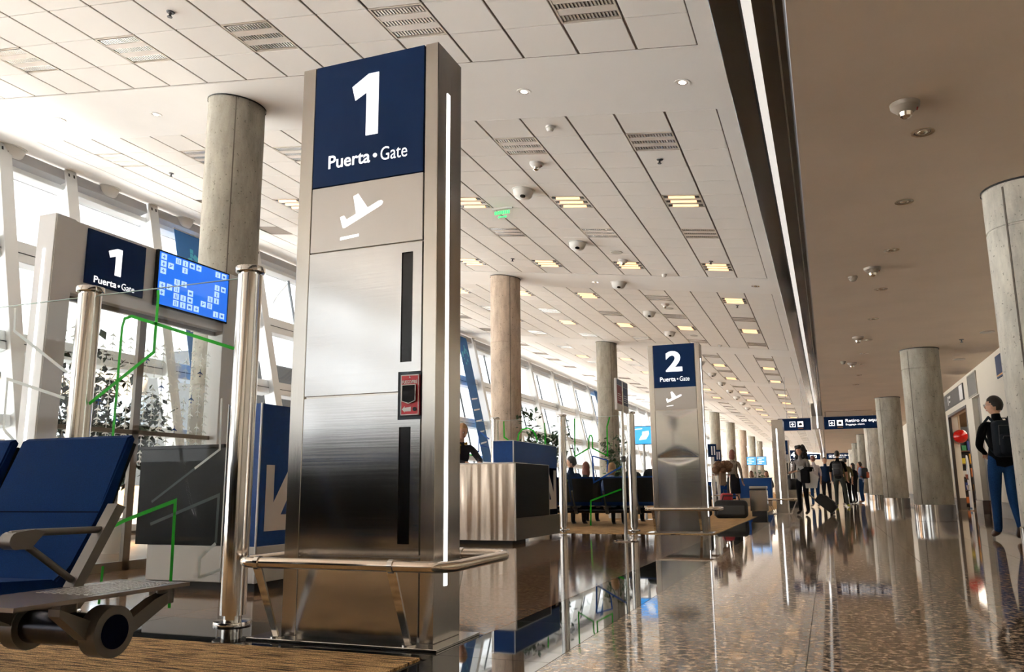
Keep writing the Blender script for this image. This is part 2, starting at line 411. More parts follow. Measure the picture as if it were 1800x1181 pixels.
# ---- end walls and right hand shop wall
struct(MB().box(-16, 9, Y0-.3, Y0, -.1, 8).obj('wall_back', M_cream, smooth=0))
struct(MB().box(-16, 9, Y1, Y1+.3, -.1, 8).obj('wall_front', M_cream, smooth=0))
wr = MB()
for y0, y1, z0, z1 in ((Y0, 21.9, .33, 3.5), (21.9, 23.0, 2.82, 3.5), (23.0, 24.0, .33, 3.5), (24.0, 27.45, 2.72, 3.5), (27.45, 30.0, .33, 3.5), (30.0, 36.5, 2.75, 3.5), (36.5, 44, .33, 3.5), (44, 52, 2.75, 3.5), (52, Y1, .33, 3.5)):
    wr.box(3.48, 3.72, y0, y1, z0, z1)
wall = struct(wr.obj('wall_right', M_cream, smooth=0))
MB().box(3.60, 3.70, 21.9, 23.0, 0, 2.82).obj('recess_panel', mat('grey_brown_panel', (.16, .14, .12), .5), wall, smooth=0)
bb = MB()
for y0, y1 in ((Y0, 21.9), (23.0, 24.0), (27.45, 30.0), (36.5, 44), (52, Y1)): bb.box(3.462, 3.72, y0, y1, 0, .33, bev=.004)
struct(bb.obj('baseboard_right', mat('brown_grey_base', (.13, .11, .095), .25, noise=.1, nscale=3), smooth=0))
struct(MB().box(3.59, 3.62, 21.92, 22.98, 0, .33).obj('baseboard_1', mat('red_brown_stone', (.07, .022, .014), .2), smooth=0))
dt = MB()
dt.box(3.47, 3.55, 27.39, 27.47, 0, 2.74).box(3.47, 3.55, 23.98, 24.06, 0, 2.74).box(3.47, 3.55, 23.98, 27.47, 2.68, 2.75)
struct(dt.obj('door_1', mat('dark_door_frame', (.04, .03, .025), .35), smooth=0))

struct(MB().box(-11.4, -1.8, -8.2, -8.0, 0, 1.95, bev=.01).obj('added_dark_partition', M_darkpanel, smooth=0))  # added out of view behind the camera, so the pylon's lower half reflects dark
# ---- sloping glazed front
TH = atan(1.5/6.63); L = 6.63/cos(TH)
zs = lambda z: z/cos(TH)
ROWS = [(.12, zs(1.70)), (zs(1.88), zs(2.92)), (zs(3.24), zs(4.50)), (zs(4.88), zs(6.17))]
TRAN = [(0, .12), (zs(1.70), zs(1.88)), (zs(2.92), zs(3.24)), (zs(4.50), zs(4.88)), (zs(6.17), zs(6.27))]
PW = 10/3
mull = MB(); mull.box(0, .34, -.045, .045, .0, L-.05, bev=.006).box(.30, .345, -.12, .12, 0, L-.05, bev=.006).box(.345, .352, -.07, -.04, L-.26, L-.20, 1).box(.345, .352, .04, .07, L-.26, L-.20, 1)
mull_me = mull.mesh('mullion', [M_facade, M_floordark])
tran_me = []
for a, b_ in TRAN:
    t = MB(); t.box(-.06, .16, .05, PW-.05, a, b_, bev=.008); 
    if b_-a > .3: t.box(.155, .17, .05, PW-.05, a+(b_-a)*.42, a+(b_-a)*.45, 1)
    tran_me.append(t.mesh('transom', [M_facade, M_mulldark]))
box_me = MB().box(.02, .30, .14, PW-.14, zs(6.30), zs(6.50), bev=.006).mesh('blind_box', M_facadegrey)
mid_me = MB().box(-.02, .03, PW/2-.018, PW/2+.018, .1, zs(6.2)).mesh('middle_bar', M_mulldark)
pane_me = [[MB().box(-.008, .004, h*PW/2+.04, (h+1)*PW/2-.04, a, b_).mesh('pane', M_win, 0) for h in (0, 1)] for a, b_ in ROWS]
arm_me = MB().tube([(.0, PW/2, zs(6.15)), (-.6, PW/2+.25, zs(6.0)), (-.75, PW/2+.25, zs(5.85))], .035, 6).mesh('stay_arm', M_facade)
for k in range(-12, 32):
    y = 12.5-PW*3+PW*k
    wd = struct(link('window_%d' % (k+13), None, None, (-11.6, y, 0), (0, -TH, 0)))
    link('mullion', mull_me, wd)
    for t in tran_me: link('transom', t, wd)
    link('blind_box', box_me, wd); link('middle_bar', mid_me, wd); link('stay_arm', arm_me, wd)
    for rw in pane_me:
        for p_ in rw: link('pane', p_, wd)
    if k == 2:
        o = link('mullion', mull_me, wd, (0, 10.49-y, 0))
# roof overhang outside with its panel joints
cn = MB(); cn.box(-15.2, -13.2, Y0, Y1, 6.72, 7.0)
for x in (-13.8, -14.4): cn.box(x-.01, x+.01, Y0, Y1, 6.70, 6.725, 1)
struct(cn.obj('roof', [mat('soffit_panel', (.45, .46, .46), .6), M_facadegrey], smooth=0))

# ---- round concrete columns
def column(x, y, top, m, tilt=0, skirt=False, joints=(), r=.365):
    prof = [(r, .0)]
    for z in joints: prof += [(r, z-.012), (r-.010, z-.006), (r-.010, z+.006), (r, z+.012)]
    prof += [(r, top)]
    b = MB(); b.lathe(prof, 40)
    ang = -.9 if tilt else -2.3
    o = struct(b.obj('column', m, None, (x, y, 0)))
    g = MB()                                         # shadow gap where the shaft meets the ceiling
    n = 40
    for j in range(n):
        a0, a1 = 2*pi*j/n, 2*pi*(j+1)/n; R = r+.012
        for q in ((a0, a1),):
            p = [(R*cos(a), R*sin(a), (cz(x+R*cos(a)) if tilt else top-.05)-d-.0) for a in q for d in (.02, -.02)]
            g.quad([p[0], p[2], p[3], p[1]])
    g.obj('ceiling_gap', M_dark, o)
    # upright formwork seam
    MB().box(r-.004, r+.003, -.008, .008, .34, top-.1).obj('formwork_seam', mat('seam', (.12, .10, .08), .9), o, None, (0, 0, ang), smooth=0)
    if skirt: MB().lathe([(r+.004, .0), (r+.012, .002), (r+.012, .325), (r+.004, .33)], 40).obj('steel_skirt', M_chrome, o)
    return o
for i in range(-3, 10):
    column(-7.14, 8.33+10*i, 6.1, [M_conc, M_concwarm, M_conc][i % 3], 1, False, (2.3, 4.2) if i else (2.0,), .37)
for i in range(-2, 10):
    column(1.95, 8.62+10*i, 3.52, [M_concpale, M_conc, M_conc][i % 3] if i else M_concpale, 0, True, (3.05,))

# ================================================================== CEILING FITTINGS
def ordn(k): return ['first', 'second', 'third', 'fourth', 'fifth', 'sixth', 'seventh', 'eighth', 'ninth', 'tenth', 'eleventh', 'twelfth', 'thirteenth', 'fourteenth', 'fifteenth', 'sixteenth'][k]
def make_light(lit):
    t = link('ceiling_light', None)
    f = MB(); w, h = PX/2-.004, PY/2-.004
    for a in ((-w, -w+.02, -h, h), (w-.02, w, -h, h), (-w, w, -h, -h+.015), (-w, w, h-.015, h)): f.box(a[0], a[1], a[2], a[3], -.002, .05)
    f.obj('frame', mat('light_frame', (.50, .44, .37), .4), t, smooth=0)
    MB().box(-w, w, -h, h, .05, .06).obj('reflector', M_trofplate, t, smooth=0)
    for q in (-.205, 0, .205):
        if lit:
            tray = MB().box(-w+.02, w-.02, q-.055, q+.055, .008, .045).obj('tray', M_trofplate, t, smooth=0)
            tb = MB(); tb.tube([(-w+.10, q, .0), (w-.10, q, .0)], .026, 8); tb.obj('tube', M_tube, tray)
            for sx in (-1, 1): MB().box(sx*(w-.065)-.03, sx*(w-.065)+.03, q-.035, q+.035, -.006, .02).obj('end_cap', M_louvredark, tray, smooth=0)
        else:
            slot = MB().box(-w+.025, w-.025, q-.042, q+.042, .030, .049).obj('slot', M_louvredark, t, smooth=0)
            lv = MB(); n = 15
            for j in range(n):
                x = -w+.03+(2*w-.06)*(j+.5)/n; lv.box(x-.0095, x+.0095, q-.042, q+.042, .002, .028)
            lv.box(-w+.025, w-.025, q-.047, q-.042, .004, .03); lv.box(-w+.025, w-.025, q+.042, q+.047, .004, .03)
            lv.obj('louver', M_louvre, slot, smooth=0)
    for q in (-.10, .10): MB().box(-w+.02, w-.02, q-.05, q+.05, .0, .008).obj('band', M_trofplate, t, smooth=0)
    return t
proto = {True: make_light(True), False: make_light(False)}
used = {True: False, False: False}
BAYN = {-1: 'over the gate 1 pylon', 0: 'just behind the gate 1 pylon', 1: 'past the second column', 2: 'past the gate 2 pylon'}
for b in range(-1, 6):
    for ci, c in enumerate(LC):
        for ri, r in enumerate(LR):
            if b == -1 and ri < 3: continue
            if b == -1 and ci == 5: continue
            if b == 0 and ci == 5 and ri != 0: continue
            if b >= 3 and ci > 2: continue
            if b in (1, 2) and ci > 4: continue
            if b >= 4 and ci > 1: continue
            lit = litp(b, c, r); x, y = cell(c, r, b)
            kind = 'glowing ceiling light' if lit else 'unlit louvred light'
            if b < 3: lab = '%s %s, column %s from beam, row %s' % (kind, BAYN[b], ('one', 'two', 'three', 'four', 'five', 'six')[ci], ('one', 'two', 'three', 'four')[ri]); gr = 'square ceiling lights of the gate hall'
            else: lab = 'tiny far %s in ceiling bay %s, column %s from beam, row %s' % (kind, {3: 'four', 4: 'five', 5: 'six'}[b], ('one', 'two', 'three')[ci], ('one', 'two', 'three', 'four')[ri]); gr = 'far lit ceiling lights' if lit else 'far louvred ceiling lights'
            p = proto[lit]
            if used[lit]: o = dup(p)
            else: o = p; used[lit] = True
            o.location = (x, y, cz(x)); o.rotation_euler = (0, CA, 0)
            tag(o, lab, 'ceiling light', gr)
# domes
def make_dome(r):
    t = link('dome_camera', None)
    MB().lathe([(0, .0), (r, 0), (r*.99, -r*.18), (r*.86, -r*.62), (r*.70, -r*.80), (r*.3, -r*.92), (0, -r*.94)], 24).obj('housing', M_domewhite, t, smooth=60)
    w = MB(); w.ell((r*.18, -r*.45, -r*.72), (r*.34, r*.34, r*.20), 12, 8); w.obj('lens_window', M_hole, t, smooth=60)
    MB().lathe([(0, .004), (r*1.12, .004), (r*1.12, -.012), (r, -.014)], 24).obj('base_ring', M_domewhite, t)
    return t
d0 = make_dome(.17)
DY = [11.885, 15.0, 18.45, 22.0, 25.2, 28.5, 31.8, 35.3, 38.7, 42, 45.3, 48.6, 51.9]
for i, y in enumerate(DY):
    o = d0 if i == 0 else dup(d0)
    o.location = on_ceil(-4.3, y); o.rotation_euler = (0, CA, 0)
    tag(o, 'white ceiling dome camera, %s of the line counted from gate 1 pylon' % ordn(i), 'camera', 'line of dome cameras on the ceiling')
d1 = make_dome(.24)
for i, y in enumerate((9.35, 11.4, 13.45)):
    o = d1 if i == 0 else dup(d1)
    o.location = on_ceil(-12.85, y); o.rotation_euler = (0, CA, 0)
    tag(o, 'large white dome camera above the window wall, %s' % ('cut by the left edge of the photo', 'between the two white mullions', 'above the blue banner beside the concrete column')[i], 'camera', 'dome cameras above the windows')
def disc(name, parent, prof, m, c=(0, 0, 0)):
    return MB().lathe(prof, 20, c=c).obj(name, m, parent)
def fit(kind, x, y, label, flat=False):
    loc = (x, y, 3.47) if flat else on_ceil(x, y); rot = (0, 0, 0) if flat else (0, CA, 0)
    M_b = M_domewhite if not flat else M_tanfit
    if kind == 'smoke_detector':
        t = thing(kind, label, 'smoke detector', loc, rot, 'ceiling detectors'); disc('base', t, [(0, 0), (.062, 0), (.062, -.025), (.05, -.03)], M_b); disc('sensor', t, [(.05, -.028), (.045, -.05), (.03, -.065), (0, -.068)], M_b)
    elif kind == 'alarm_strobe':
        t = thing(kind, label, 'alarm', loc, rot, 'ceiling alarm strobes'); disc('base', t, [(0, 0), (.105, 0), (.10, -.03), (.055, -.07), (.05, -.072)], M_b); disc('lens', t, [(.05, -.07), (.042, -.10), (.02, -.115), (0, -.118)], M_reflect)
        MB().box(.05, .085, -.02, .02, -.052, -.03).obj('marking', mat('red_marking', (.35, .02, .02), .5), t, smooth=0)
    elif kind == 'ceiling_speaker':
        t = thing(kind, label, 'speaker', loc, rot, 'round ceiling speakers'); disc('rim', t, [(0, -.002), (.125, 0), (.125, -.012), (.115, -.014)], M_b); disc('grille', t, [(.115, -.013), (0, -.012)], mat('speaker_grille', (.42, .38, .33), .7))
    elif kind == 'sprinkler':
        t = thing(kind, label, 'sprinkler', loc, rot, 'ceiling sprinklers'); disc('escutcheon', t, [(0, 0), (.045, 0), (.04, -.012), (.015, -.014)], M_floordark); disc('pendant', t, [(.014, -.01), (.014, -.05), (.028, -.055), (.028, -.062), (0, -.064)], M_floordark)
    elif kind == 'downlight':
        t = thing(kind, label, 'downlight', loc, rot)
        on = 'glowing' in label
        disc('rim', t, [(.062, .03), (.088, .0), (.088, -.006), (.062, -.004)], M_white if on else M_reflect); disc('reflector', t, [(0, .012), (.062, -.001)], M_reflect if on else M_holebrown)
        bu = MB(); bu.ell((0, 0, -.002), (.04, .04, .012)); bu.obj('lamp', M_bulb if on else M_reflect, t, smooth=60)
    return t
M_tanfit = mat('grey_tan_plastic', (.24, .20, .16), .5); M_holebrown = mat('dark_reflector', (.05, .035, .02), .15, .8)
fit('smoke_detector', -3.04, 9.46, 'small white smoke detector between the two nearest louvred lights')
fit('smoke_detector', -3.05, 17.5, 'small white smoke detector at the far edge of the bay beside the plain band')
fit('smoke_detector', -3.02, 27.3, 'small white smoke detector above the gate 2 sign, right of its top')
fit('alarm_strobe', -3.668, 10.72, 'white alarm strobe on the ceiling just beyond a louvred light')
fit('alarm_strobe', -3.69, 16.31, 'white alarm strobe beside a glowing light near the round speaker')
fit('alarm_strobe', -3.63, 20.77, 'white alarm strobe above the gate 2 pylon next to a louvred light')
fit('ceiling_speaker', -3.68, 15.69, 'flat round white ceiling speaker beyond the second dome camera')
fit('ceiling_speaker', -3.65, 21.37, 'flat round white ceiling speaker above the gate 2 pylon')
fit('ceiling_speaker', -3.62, 25.63, 'flat round white ceiling speaker right above the gate 2 pylon top')
fit('sprinkler', -1.856, 10.7, 'small sprinkler head just beyond the nearest louvred light on the right')
fit('sprinkler', -1.887, 16.27, 'small sprinkler head in front of a glowing light near the beam')
fit('sprinkler', -1.805, 20.63, 'small sprinkler head beyond the glowing light above the gate 2 pylon')
fit('sprinkler', -6.2, 16.38, 'small sprinkler head in front of the second round column')
fit('sprinkler', -6.19, 6.11, 'small dark sprinkler head at the top left of the ceiling')
fit('sprinkler', -10.58, 10.74, 'small sprinkler head left of the near concrete column')
for x, y, l in ((-3.03, 8.44, 'glowing recessed downlight in the plain band right of the gate 1 pylon'), (-1.18, 8.45, 'glowing recessed downlight in the plain band next to the dark beam'),
                (-8.68, 8.44, 'glowing recessed downlight in the plain band left of the near concrete column'), (-10.56, 8.42, 'glowing recessed downlight at the left end of the plain band'),
                (-4.89, 18.5, 'small dark downlight in the second plain band beside the third dome'), (-1.2, 18.4, 'small dark downlight in the second plain band near the beam')):
    fit('downlight', x, y, l)
for i, y in enumerate((6.87, 8.6, 10.4, 12.5, 14.75, 16.9, 18.65, 20.3, 22.3, 24.4)):
    fit('downlight', .905, y, 'recessed downlight in the brown ceiling, %s of its line from the camera' % ordn(i), True)
for i, (x, y) in enumerate(((.73, 6.28), (.73, 11.2), (.72, 16.5), (.70, 20.0))):
    fit('alarm_strobe', x, y, 'grey alarm strobe on the brown ceiling, %s from the camera' % ordn(i), True)
for i, (x, y) in enumerate(((.507, 11.58), (.506, 19.7))):
    fit('smoke_detector', x, y, 'grey smoke detector on the brown ceiling, %s from the camera' % ordn(i), True)
for i, (x, y) in enumerate(((2.93, 16.9), (2.93, 20.4))):
    fit('ceiling_speaker', x, y, 'round speaker on the brown ceiling beside the shop wall, %s from the near column' % ordn(i), True)
for i, (x, y) in enumerate(((2.6, 17.6), (2.45, 20.9))):
    fit('sprinkler', x, y, 'sprinkler on the brown ceiling near the second column, %s from the camera' % ordn(i), True)
# emergency exit sign
ex = thing('exit_sign', 'small clear exit sign with green letters hanging from the ceiling', 'sign', (-5.01, 12.75, 5.35))
MB().box(-.19, .19, -.004, .004, 0, .19).obj('plate', M_glass, ex, smooth=0)
MB().box(-.19, .19, -.02, .02, .19, .225).obj('housing', M_domewhite, ex, smooth=0)
M_exit = mat('exit_green', (.05, .8, .2), .4, emit=(.06, .9, .2), es=.35)
bl = MB()
for q in range(7): bl.prism([(-.145+q*.042, 0), (-.113+q*.042, 0), (-.113+q*.042, .062), (-.145+q*.042, .062)], .003, M=FRONT(0, -.005, .10))
o = bl.obj('green_legend', M_exit, ex, smooth=0); o['kind'] = 'stuff'
MB().prism([(-.09, 0), (-.05, .03), (-.05, .012), (.05, .012), (.05, .03), (.09, 0), (.05, -.03), (.05, -.012), (-.05, -.012), (-.05, -.03)], .003, M=FRONT(0, -.005, .05)).obj('arrow', M_exit, ex, smooth=0)

# ================================================================== GATE FURNITURE
AIR = [(540,655),(536,664),(525,670),(398,727),(391,727),(387,716),(379,688),(394,684),(404,699),(440,684),(428,622),(446,615),(483,668),(524,650),(534,649)]
def plane_icon(parent, m, M, s):
    """take-off pictogram, s metres per icon pixel"""
    b = MB(); b.prism([((x-460)*s, (690-y)*s) for x, y in AIR][::-1], .003, M=M)
    b.prism([((x-460)*s, (690-y)*s) for x, y in ((382,758),(452,753),(452,762),(382,768))][::-1], .003, M=M)
    return b.obj('plane_pictogram', m, parent, smooth=0)
ONE = [(0,.83),(.62,1.0),(1.0,1.0),(1.0,0),(.55,0),(.55,.70),(.13,.60)]
def gate_sign(num, parent, M, w=.655, h=.695):
    """number and gate lettering on a navy field whose lower left corner is M's origin"""
    T = lambda x, y: M @ Matrix.Translation((x*w, y*h, 0))
    if num == '1':
        o = MB().prism([(x*w*.245, y*h*.50) for x, y in ONE][::-1], .003, M=T(.35, .355)).obj('number', M_signwhite, parent, smooth=0)
    else: text(num, M_signwhite, parent, T(.5, .36), w=w*.40, h=h*.48, bold=.035, name='number', align='c')
    text('Puerta', M_signwhite, parent, T(.145, .135), w=w*.385, h=h*.105, bold=.013)
    text('Gate', M_signwhite, parent, T(.625, .135), w=w*.235, h=h*.105, bold=-.004)
    MB().cyl((0, 0, 0), (0, 0, .003), w*.018, n=12, M=T(.575, .185)).obj('dot', M_signwhite, parent, smooth=0)
def pylon(num, loc, label, plain=False, rotz=0, H=2.99, leds=True):
    t = thing('gate_pylon', label, 'sign', loc, (0, 0, rotz)); z = lambda v: .7+(v-.7)*1.009 if v > .05 else v
    w, d = .414, .285
    b = MB(); b.box(-w, -.332, 0, d, .012, H, bev=.003).box(.339, w, 0, d, .012, H, bev=.003).box(-.332, .339, .012, d, .012, H-.005)
    b.obj('housing', M_steelv, t)
    x0, x1 = -.326, .334
    if num:
        pn = MB().box(x0, x1, -.004, .012, z(2.275), H-.004, bev=.001).obj('sign_panel', M_navy, t)
        gate_sign(num, pn, FRONT(x0, -.0042, z(2.275)), .66, .70)
    MB().box(x0, x1, -.002, .012, z(1.918), z(2.270), bev=.001).obj('pictogram_panel', M_matsteel, t)
    plane_icon(t, M_signwhite, FRONT(-.02, -.0022, z(2.09)), .00158)
    def panel(name, a, c, holes=()):
        # sheet with cut-outs built from strips so that the openings are real
        b = MB(); ys = sorted({a, c, *[h[2] for h in holes], *[h[3] for h in holes]})
        for lo, hi in zip(ys, ys[1:]):
            hs = sorted([h for h in holes if h[2] <= lo and h[3] >= hi]); x = x0
            for h in hs:
                if h[0] > x: b.box(x, h[0], -.003, .012, lo, hi)
                x = h[1]
            if x < x1-1e-6: b.box(x, x1, -.003, .012, lo, hi)
        return b.obj(name, M_steel, t, smooth=0)
    if plain:
        for nm, a, c, dents in (('upper_panel', z(1.168), z(1.911), ((z(1.168), .10, .030), (z(1.911), .07, .016))), ('lower_panel', z(.402), z(1.155), ((z(1.155), .06, .020),))):
            gb = bmesh.new(); bmesh.ops.create_grid(gb, x_segments=36, y_segments=48, size=.5)
            for v in gb.verts:
                u, w_ = v.co.x, v.co.y; zz = a+(w_+.5)*(c-a); y = -.003
                for zc, sg, am in dents: y += am*math.exp(-((zz-zc)/(sg*(.25+.75*cos(u*pi)**2)))**2)*max(0, cos(u*pi))**1.2*.5
                v.co = Vector((x0+(u+.5)*(x1-x0), min(y, .0115), zz))
            pm = MB(); pm.bm.free(); pm.bm = gb; pm.obj(nm, M_steel, t, smooth=80)
    else:
        rec = (.212, x1, z(1.03), z(1.262))
        panel('upper_door', z(1.168), z(1.911), [(.221, .284, z(1.31), z(1.862)), (rec[0], x1, z(1.168), rec[3])])
        panel('lower_door', z(.402), z(1.155), [(.221, .284, z(.452), z(.996)), (rec[0], x1, rec[2], z(1.155))])
        for a, c in ((1.31, 1.862), (.452, .996)): MB().box(.218, .287, .004, .010, z(a)-.003, z(c)+.003).obj('window_slit', M_black, t, smooth=0)
        MB().box(rec[0]-.002, x1, .002, .010, rec[2]-.002, rec[3]+.002).obj('recess_plate', mat('dark_navy_plate', (.006, .018, .035), .3), t, smooth=0)
    MB().box(x0, x1, -.002, .012, .035, z(.392), bev=.001).obj('base_panel', M_steel, t)
    if leds: MB().box(w-.001, w+.003, .105, .137, .255, H-.24).obj('light_strip', M_led, t, smooth=0)
    bp = MB(); bp.box(-.53, .487, -.115, .36, 0, .012, bev=.002); bp.obj('base_plate', M_chrome, t)
    # guard rail on four legs
    P = []; R = .09; X0, X1, Ya, Yb = -.505, .595, -.235, .50
    for cx_, cy_, a0 in ((X1-R, Ya+R, -90), (X1-R, Yb-R, 0), (X0+R, Yb-R, 90), (X0+R, Ya+R, 180)):
        P += [(cx_+R*cos(radians(a0+a)), cy_+R*sin(radians(a0+a)), .372) for a in range(0, 91, 15)]
    MB().tube(P, .025, 14, closed=True).obj('guard_rail', M_rail, t)
    for lx, ly, fy in ((-.385, Ya, -.065), (.325, Ya, -.065), (-.385, Yb, .34), (.325, Yb, .34)):
        g = MB(); s = 1 if ly < 0 else -1
        g.prism([(-.014, 0), (.014, 0), (.023, 1), (-.023, 1)], .012, M=Matrix.Translation((lx, fy, .012)) @ Matrix(((1, 0, 0, 0), (0, (ly-fy), -s, 0), (0, .345, 0, 0), (0, 0, 0, 1))))
        g.tube([(lx-.012, ly, .372), (lx+.012, ly, .372)], .031, 16)
        g.cyl((lx, fy, .012), (lx, fy, .018), .034, n=16)
        g.obj('leg', M_chrome, t)
    return t
p1 = pylon('1', (-2.139, 3.5, 0), 'big brushed steel gate pylon with navy number 1 sign and red fire alarm')
pylon('2', (-2.20, 13.12, 0), 'steel gate pylon with navy number 2 sign and two dented panels', True)
pylon('3', (-2.12, 43.4, 0), 'distant steel gate pylon with navy number 3 sign behind the standing woman', False)
pylon('4', (-2.0, 55.5, 0), 'farthest gate pylon with a navy sign half hidden behind gate 3', False)
pylon('', (-1.32, 23.3, 0), 'lower steel pylon turned edge-on with a lit strip beside the litter bin', True, radians(-90), 2.46)
# fire alarm on pylon 1
fa = thing('fire_alarm', 'red fire alarm call point in the dark recess of the gate 1 pylon', 'fire alarm', (-1.8555, 3.498, 1.053))
MB().prism([(-.049, 0), (.049, 0), (.049, .196), (-.049, .196)], .014, M=FRONT(0, 0, 0)).obj('plate', M_red, fa, smooth=0)
e = MB()
for q in ((-.049, .049, 0, .005), (-.049, .049, .191, .196), (-.049, -.045, 0, .196), (.045, .049, 0, .196)): e.box(q[0], q[1], -.0155, -.012, q[2], q[3])
e.obj('border', M_printwhite, fa, smooth=0)
MB().prism([(-.034, .07), (-.02, .06), (.02, .06), (.034, .07), (.034, .145), (-.034, .145)], .012, M=FRONT(0, -.014, 0)).obj('handle_cover', M_handle, fa, smooth=0)
h = MB(); h.tube([(-.036, -.027, .145), (-.036, -.027, .068), (0, -.027, .055), (.036, -.027, .068), (.036, -.027, .145), (-.036, -.027, .145)], .0025, 6); h.obj('handle_outline', M_printwhite, fa)
text('FUEGO/FIRE', M_printwhite, fa, FRONT(0, -.0145, .152), w=.082, h=.017, bold=.02, align='c')
MB().prism([(-.004, .180), (.004, .180), (0, .189)], .002, M=FRONT(0, -.0145, 0)).obj('triangle_mark', M_printwhite, fa, smooth=0)
MB().prism([(-.040, .029), (-.026, .043), (-.026, .036), (.008, .040), (.008, .018), (-.026, .018), (-.026, .014)], .002, M=FRONT(0, -.0145, 0)).obj('arrow_mark', M_printwhite, fa, smooth=0)
MB().cyl((.029, -.014, .028), (.029, -.02, .028), .010, n=14).obj('key_lock', M_black, fa)

# ---- posts and glass screens
def post_proto():
    t = link('glass_screen_post', None); r = .064
    MB().lathe([(r, .09), (r, 1.855)], 28).obj('tube', M_chrome, t)
    MB().lathe([(0, 1.90), (r+.012, 1.90), (r+.014, 1.897), (r+.014, 1.872), (r+.010, 1.868), (r-.012, 1.866), (r-.012, 1.855), (0, 1.85)], 28).obj('cap', M_chrome, t)
    MB().lathe([(0, .0), (.052, 0), (.052, .03), (.092, .03), (.094, .034), (.094, .056), (.092, .060), (.045, .062), (.045, .09), (0, .09)], 28).obj('foot', M_chrome, t)
    return t
pp = post_proto(); first = True
G1, G2 = 3.52, 12.9
for x, y, lab in ((-2.862, G1, 'polished steel screen post right of the near glass panel by gate 1'), (-4.02, G1, 'polished steel screen post rising behind the near blue seat'),
                  (-2.89, G2, 'steel screen post just left of the gate 2 pylon'), (-4.04, G2, 'steel screen post right of the gate 2 counter'), (-5.23, G2, 'steel screen post behind the blue block of the gate 2 counter'), (-6.4, G2, 'steel screen post hidden behind the gate 2 clerk')):
    o = pp if first else dup(pp); first = False
    o.location = (x, y, 0); tag(o, lab, 'post', 'glass screen posts')
def screen(x0, x1, y, label, lines, top=1.845, bot=.10):
    t = thing('glass_screen', label, 'glass panel', (0, y, 0))
    MB().box(x0, x1, -.006, .006, bot, top, bev=.0015).obj('pane', M_glass, t, smooth=0)
    MB().box(x0, x1, -.0062, .0062, top, top+.003).obj('top_edge', M_edge, t, smooth=0)
    for m, wd, pts in lines:
        b = MB(); P = [Vector((p[0], p[1])) for p in pts]; L_, R_ = [], []
        for i, p in enumerate(P):
            a = (P[i]-P[i-1]).normalized() if i else (P[1]-P[0]).normalized()
            c = (P[i+1]-P[i]).normalized() if i < len(P)-1 else a
            n_ = Vector((-(a+c).y, (a+c).x)); n_ = n_.normalized() if n_.length > 1e-4 else Vector((-a.y, a.x))
            k = wd/2/max(.45, n_.dot(Vector((-a.y, a.x)))); L_.append(p+n_*k); R_.append(p-n_*k)
        for i in range(len(P)-1):
            q = [L_[i], R_[i], R_[i+1], L_[i+1]]
            b.quad([(v.x, -.0075, v.y) for v in q])
        me = b.mesh('film_line', m, 0); o = link('film_line', me, t)
        sd = o.modifiers.new('thickness', 'SOLIDIFY'); sd.thickness = .001
    return t
gk = 3.52/3.46
def g(pts, k=gk): return [(x*k, .7+(z-.7)*k) for x, z in pts]
screen(-3.95, -2.93, G1, 'clear glass screen with green angular lines between the two near steel posts', [
    (M_green, .020, g([(-3.436, 1.815), (-3.432, 1.779), (-3.435, 1.462), (-3.88, 1.195)])), (M_green, .018, g([(-3.683, .965), (-3.682, 1.301), (-3.679, 1.62), (-3.665, 1.67), (-3.616, 1.68), (-2.889, 1.444)])),
    (M_green, .020, g([(-3.68, .50), (-3.555, .551), (-3.215, .655), (-3.209, .115)])), (M_green, .018, g([(-3.678, .311), (-3.686, .115)])),
    (M_greyd, .012, g([(-3.375, .649), (-3.10, .82)])), (M_grey, .012, g([(-3.10, .82), (-2.945, .915), (-2.952, 1.183)])), (M_greyd, .016, g([(-3.372, .534), (-2.935, .683), (-2.936, .441)])), (M_grey, .016, g([(-2.936, .441), (-3.035, .366), (-3.028, .271), (-2.885, .318)]))])
screen(-5.10, -4.09, G1, 'clear glass screen with pale grey lines at the left edge', [
    (M_grey, .018, g([(-4.547, 1.81), (-4.535, 1.666), (-4.07, 1.384)])), (M_grey, .018, g([(-4.07, 1.236), (-4.55, 1.375), (-4.539, 1.075), (-4.43, .995)]))])
screen(-3.97, -2.96, G2, 'glass screen with a green and blue outlined figure left of the gate 2 pylon', [
    (M_green, .022, [(-3.82, 1.83), (-3.826, 1.212), (-3.589, 1.34), (-3.585, 1.495), (-3.567, 1.544), (-3.541, 1.543), (-3.523, 1.493), (-3.528, 1.339), (-3.282, 1.21), (-3.277, 1.678), (-3.228, 1.83)]),
    (M_bluef, .022, [(-3.534, 1.215), (-3.281, 1.139), (-3.3, .957)]), (M_bluef, .026, [(-3.534, 1.215), (-3.52, .793), (-3.049, 1.044)]), (M_green, .024, [(-3.59, .12), (-3.579, .505), (-3.076, .683)])])
screen(-5.16, -4.11, G2, 'glass screen with green arch line behind the gate 2 counter', [
    (M_green, .024, [(-5.067, 1.83), (-5.062, 1.561), (-4.983, 1.511)]), (M_green, .024, [(-4.82, 1.474), (-4.802, 1.602), (-4.739, 1.68), (-4.635, 1.702), (-4.544, 1.658), (-4.501, 1.576), (-4.469, 1.464)]), (M_green, .02, [(-4.338, 1.778), (-4.331, 1.429)])])
screen(-6.33, -5.30, G2, 'glass screen with blue angular lines behind the gate 2 clerk', [
    (M_bluef, .02, [(-5.908, 1.504), (-5.529, 1.331), (-5.522, 1.674), (-5.333, 1.537)]), (M_bluef, .016, [(-5.494, 1.437), (-5.334, 1.397)]), (M_green, .02, [(-5.835, 1.332), (-5.512, 1.227)])])

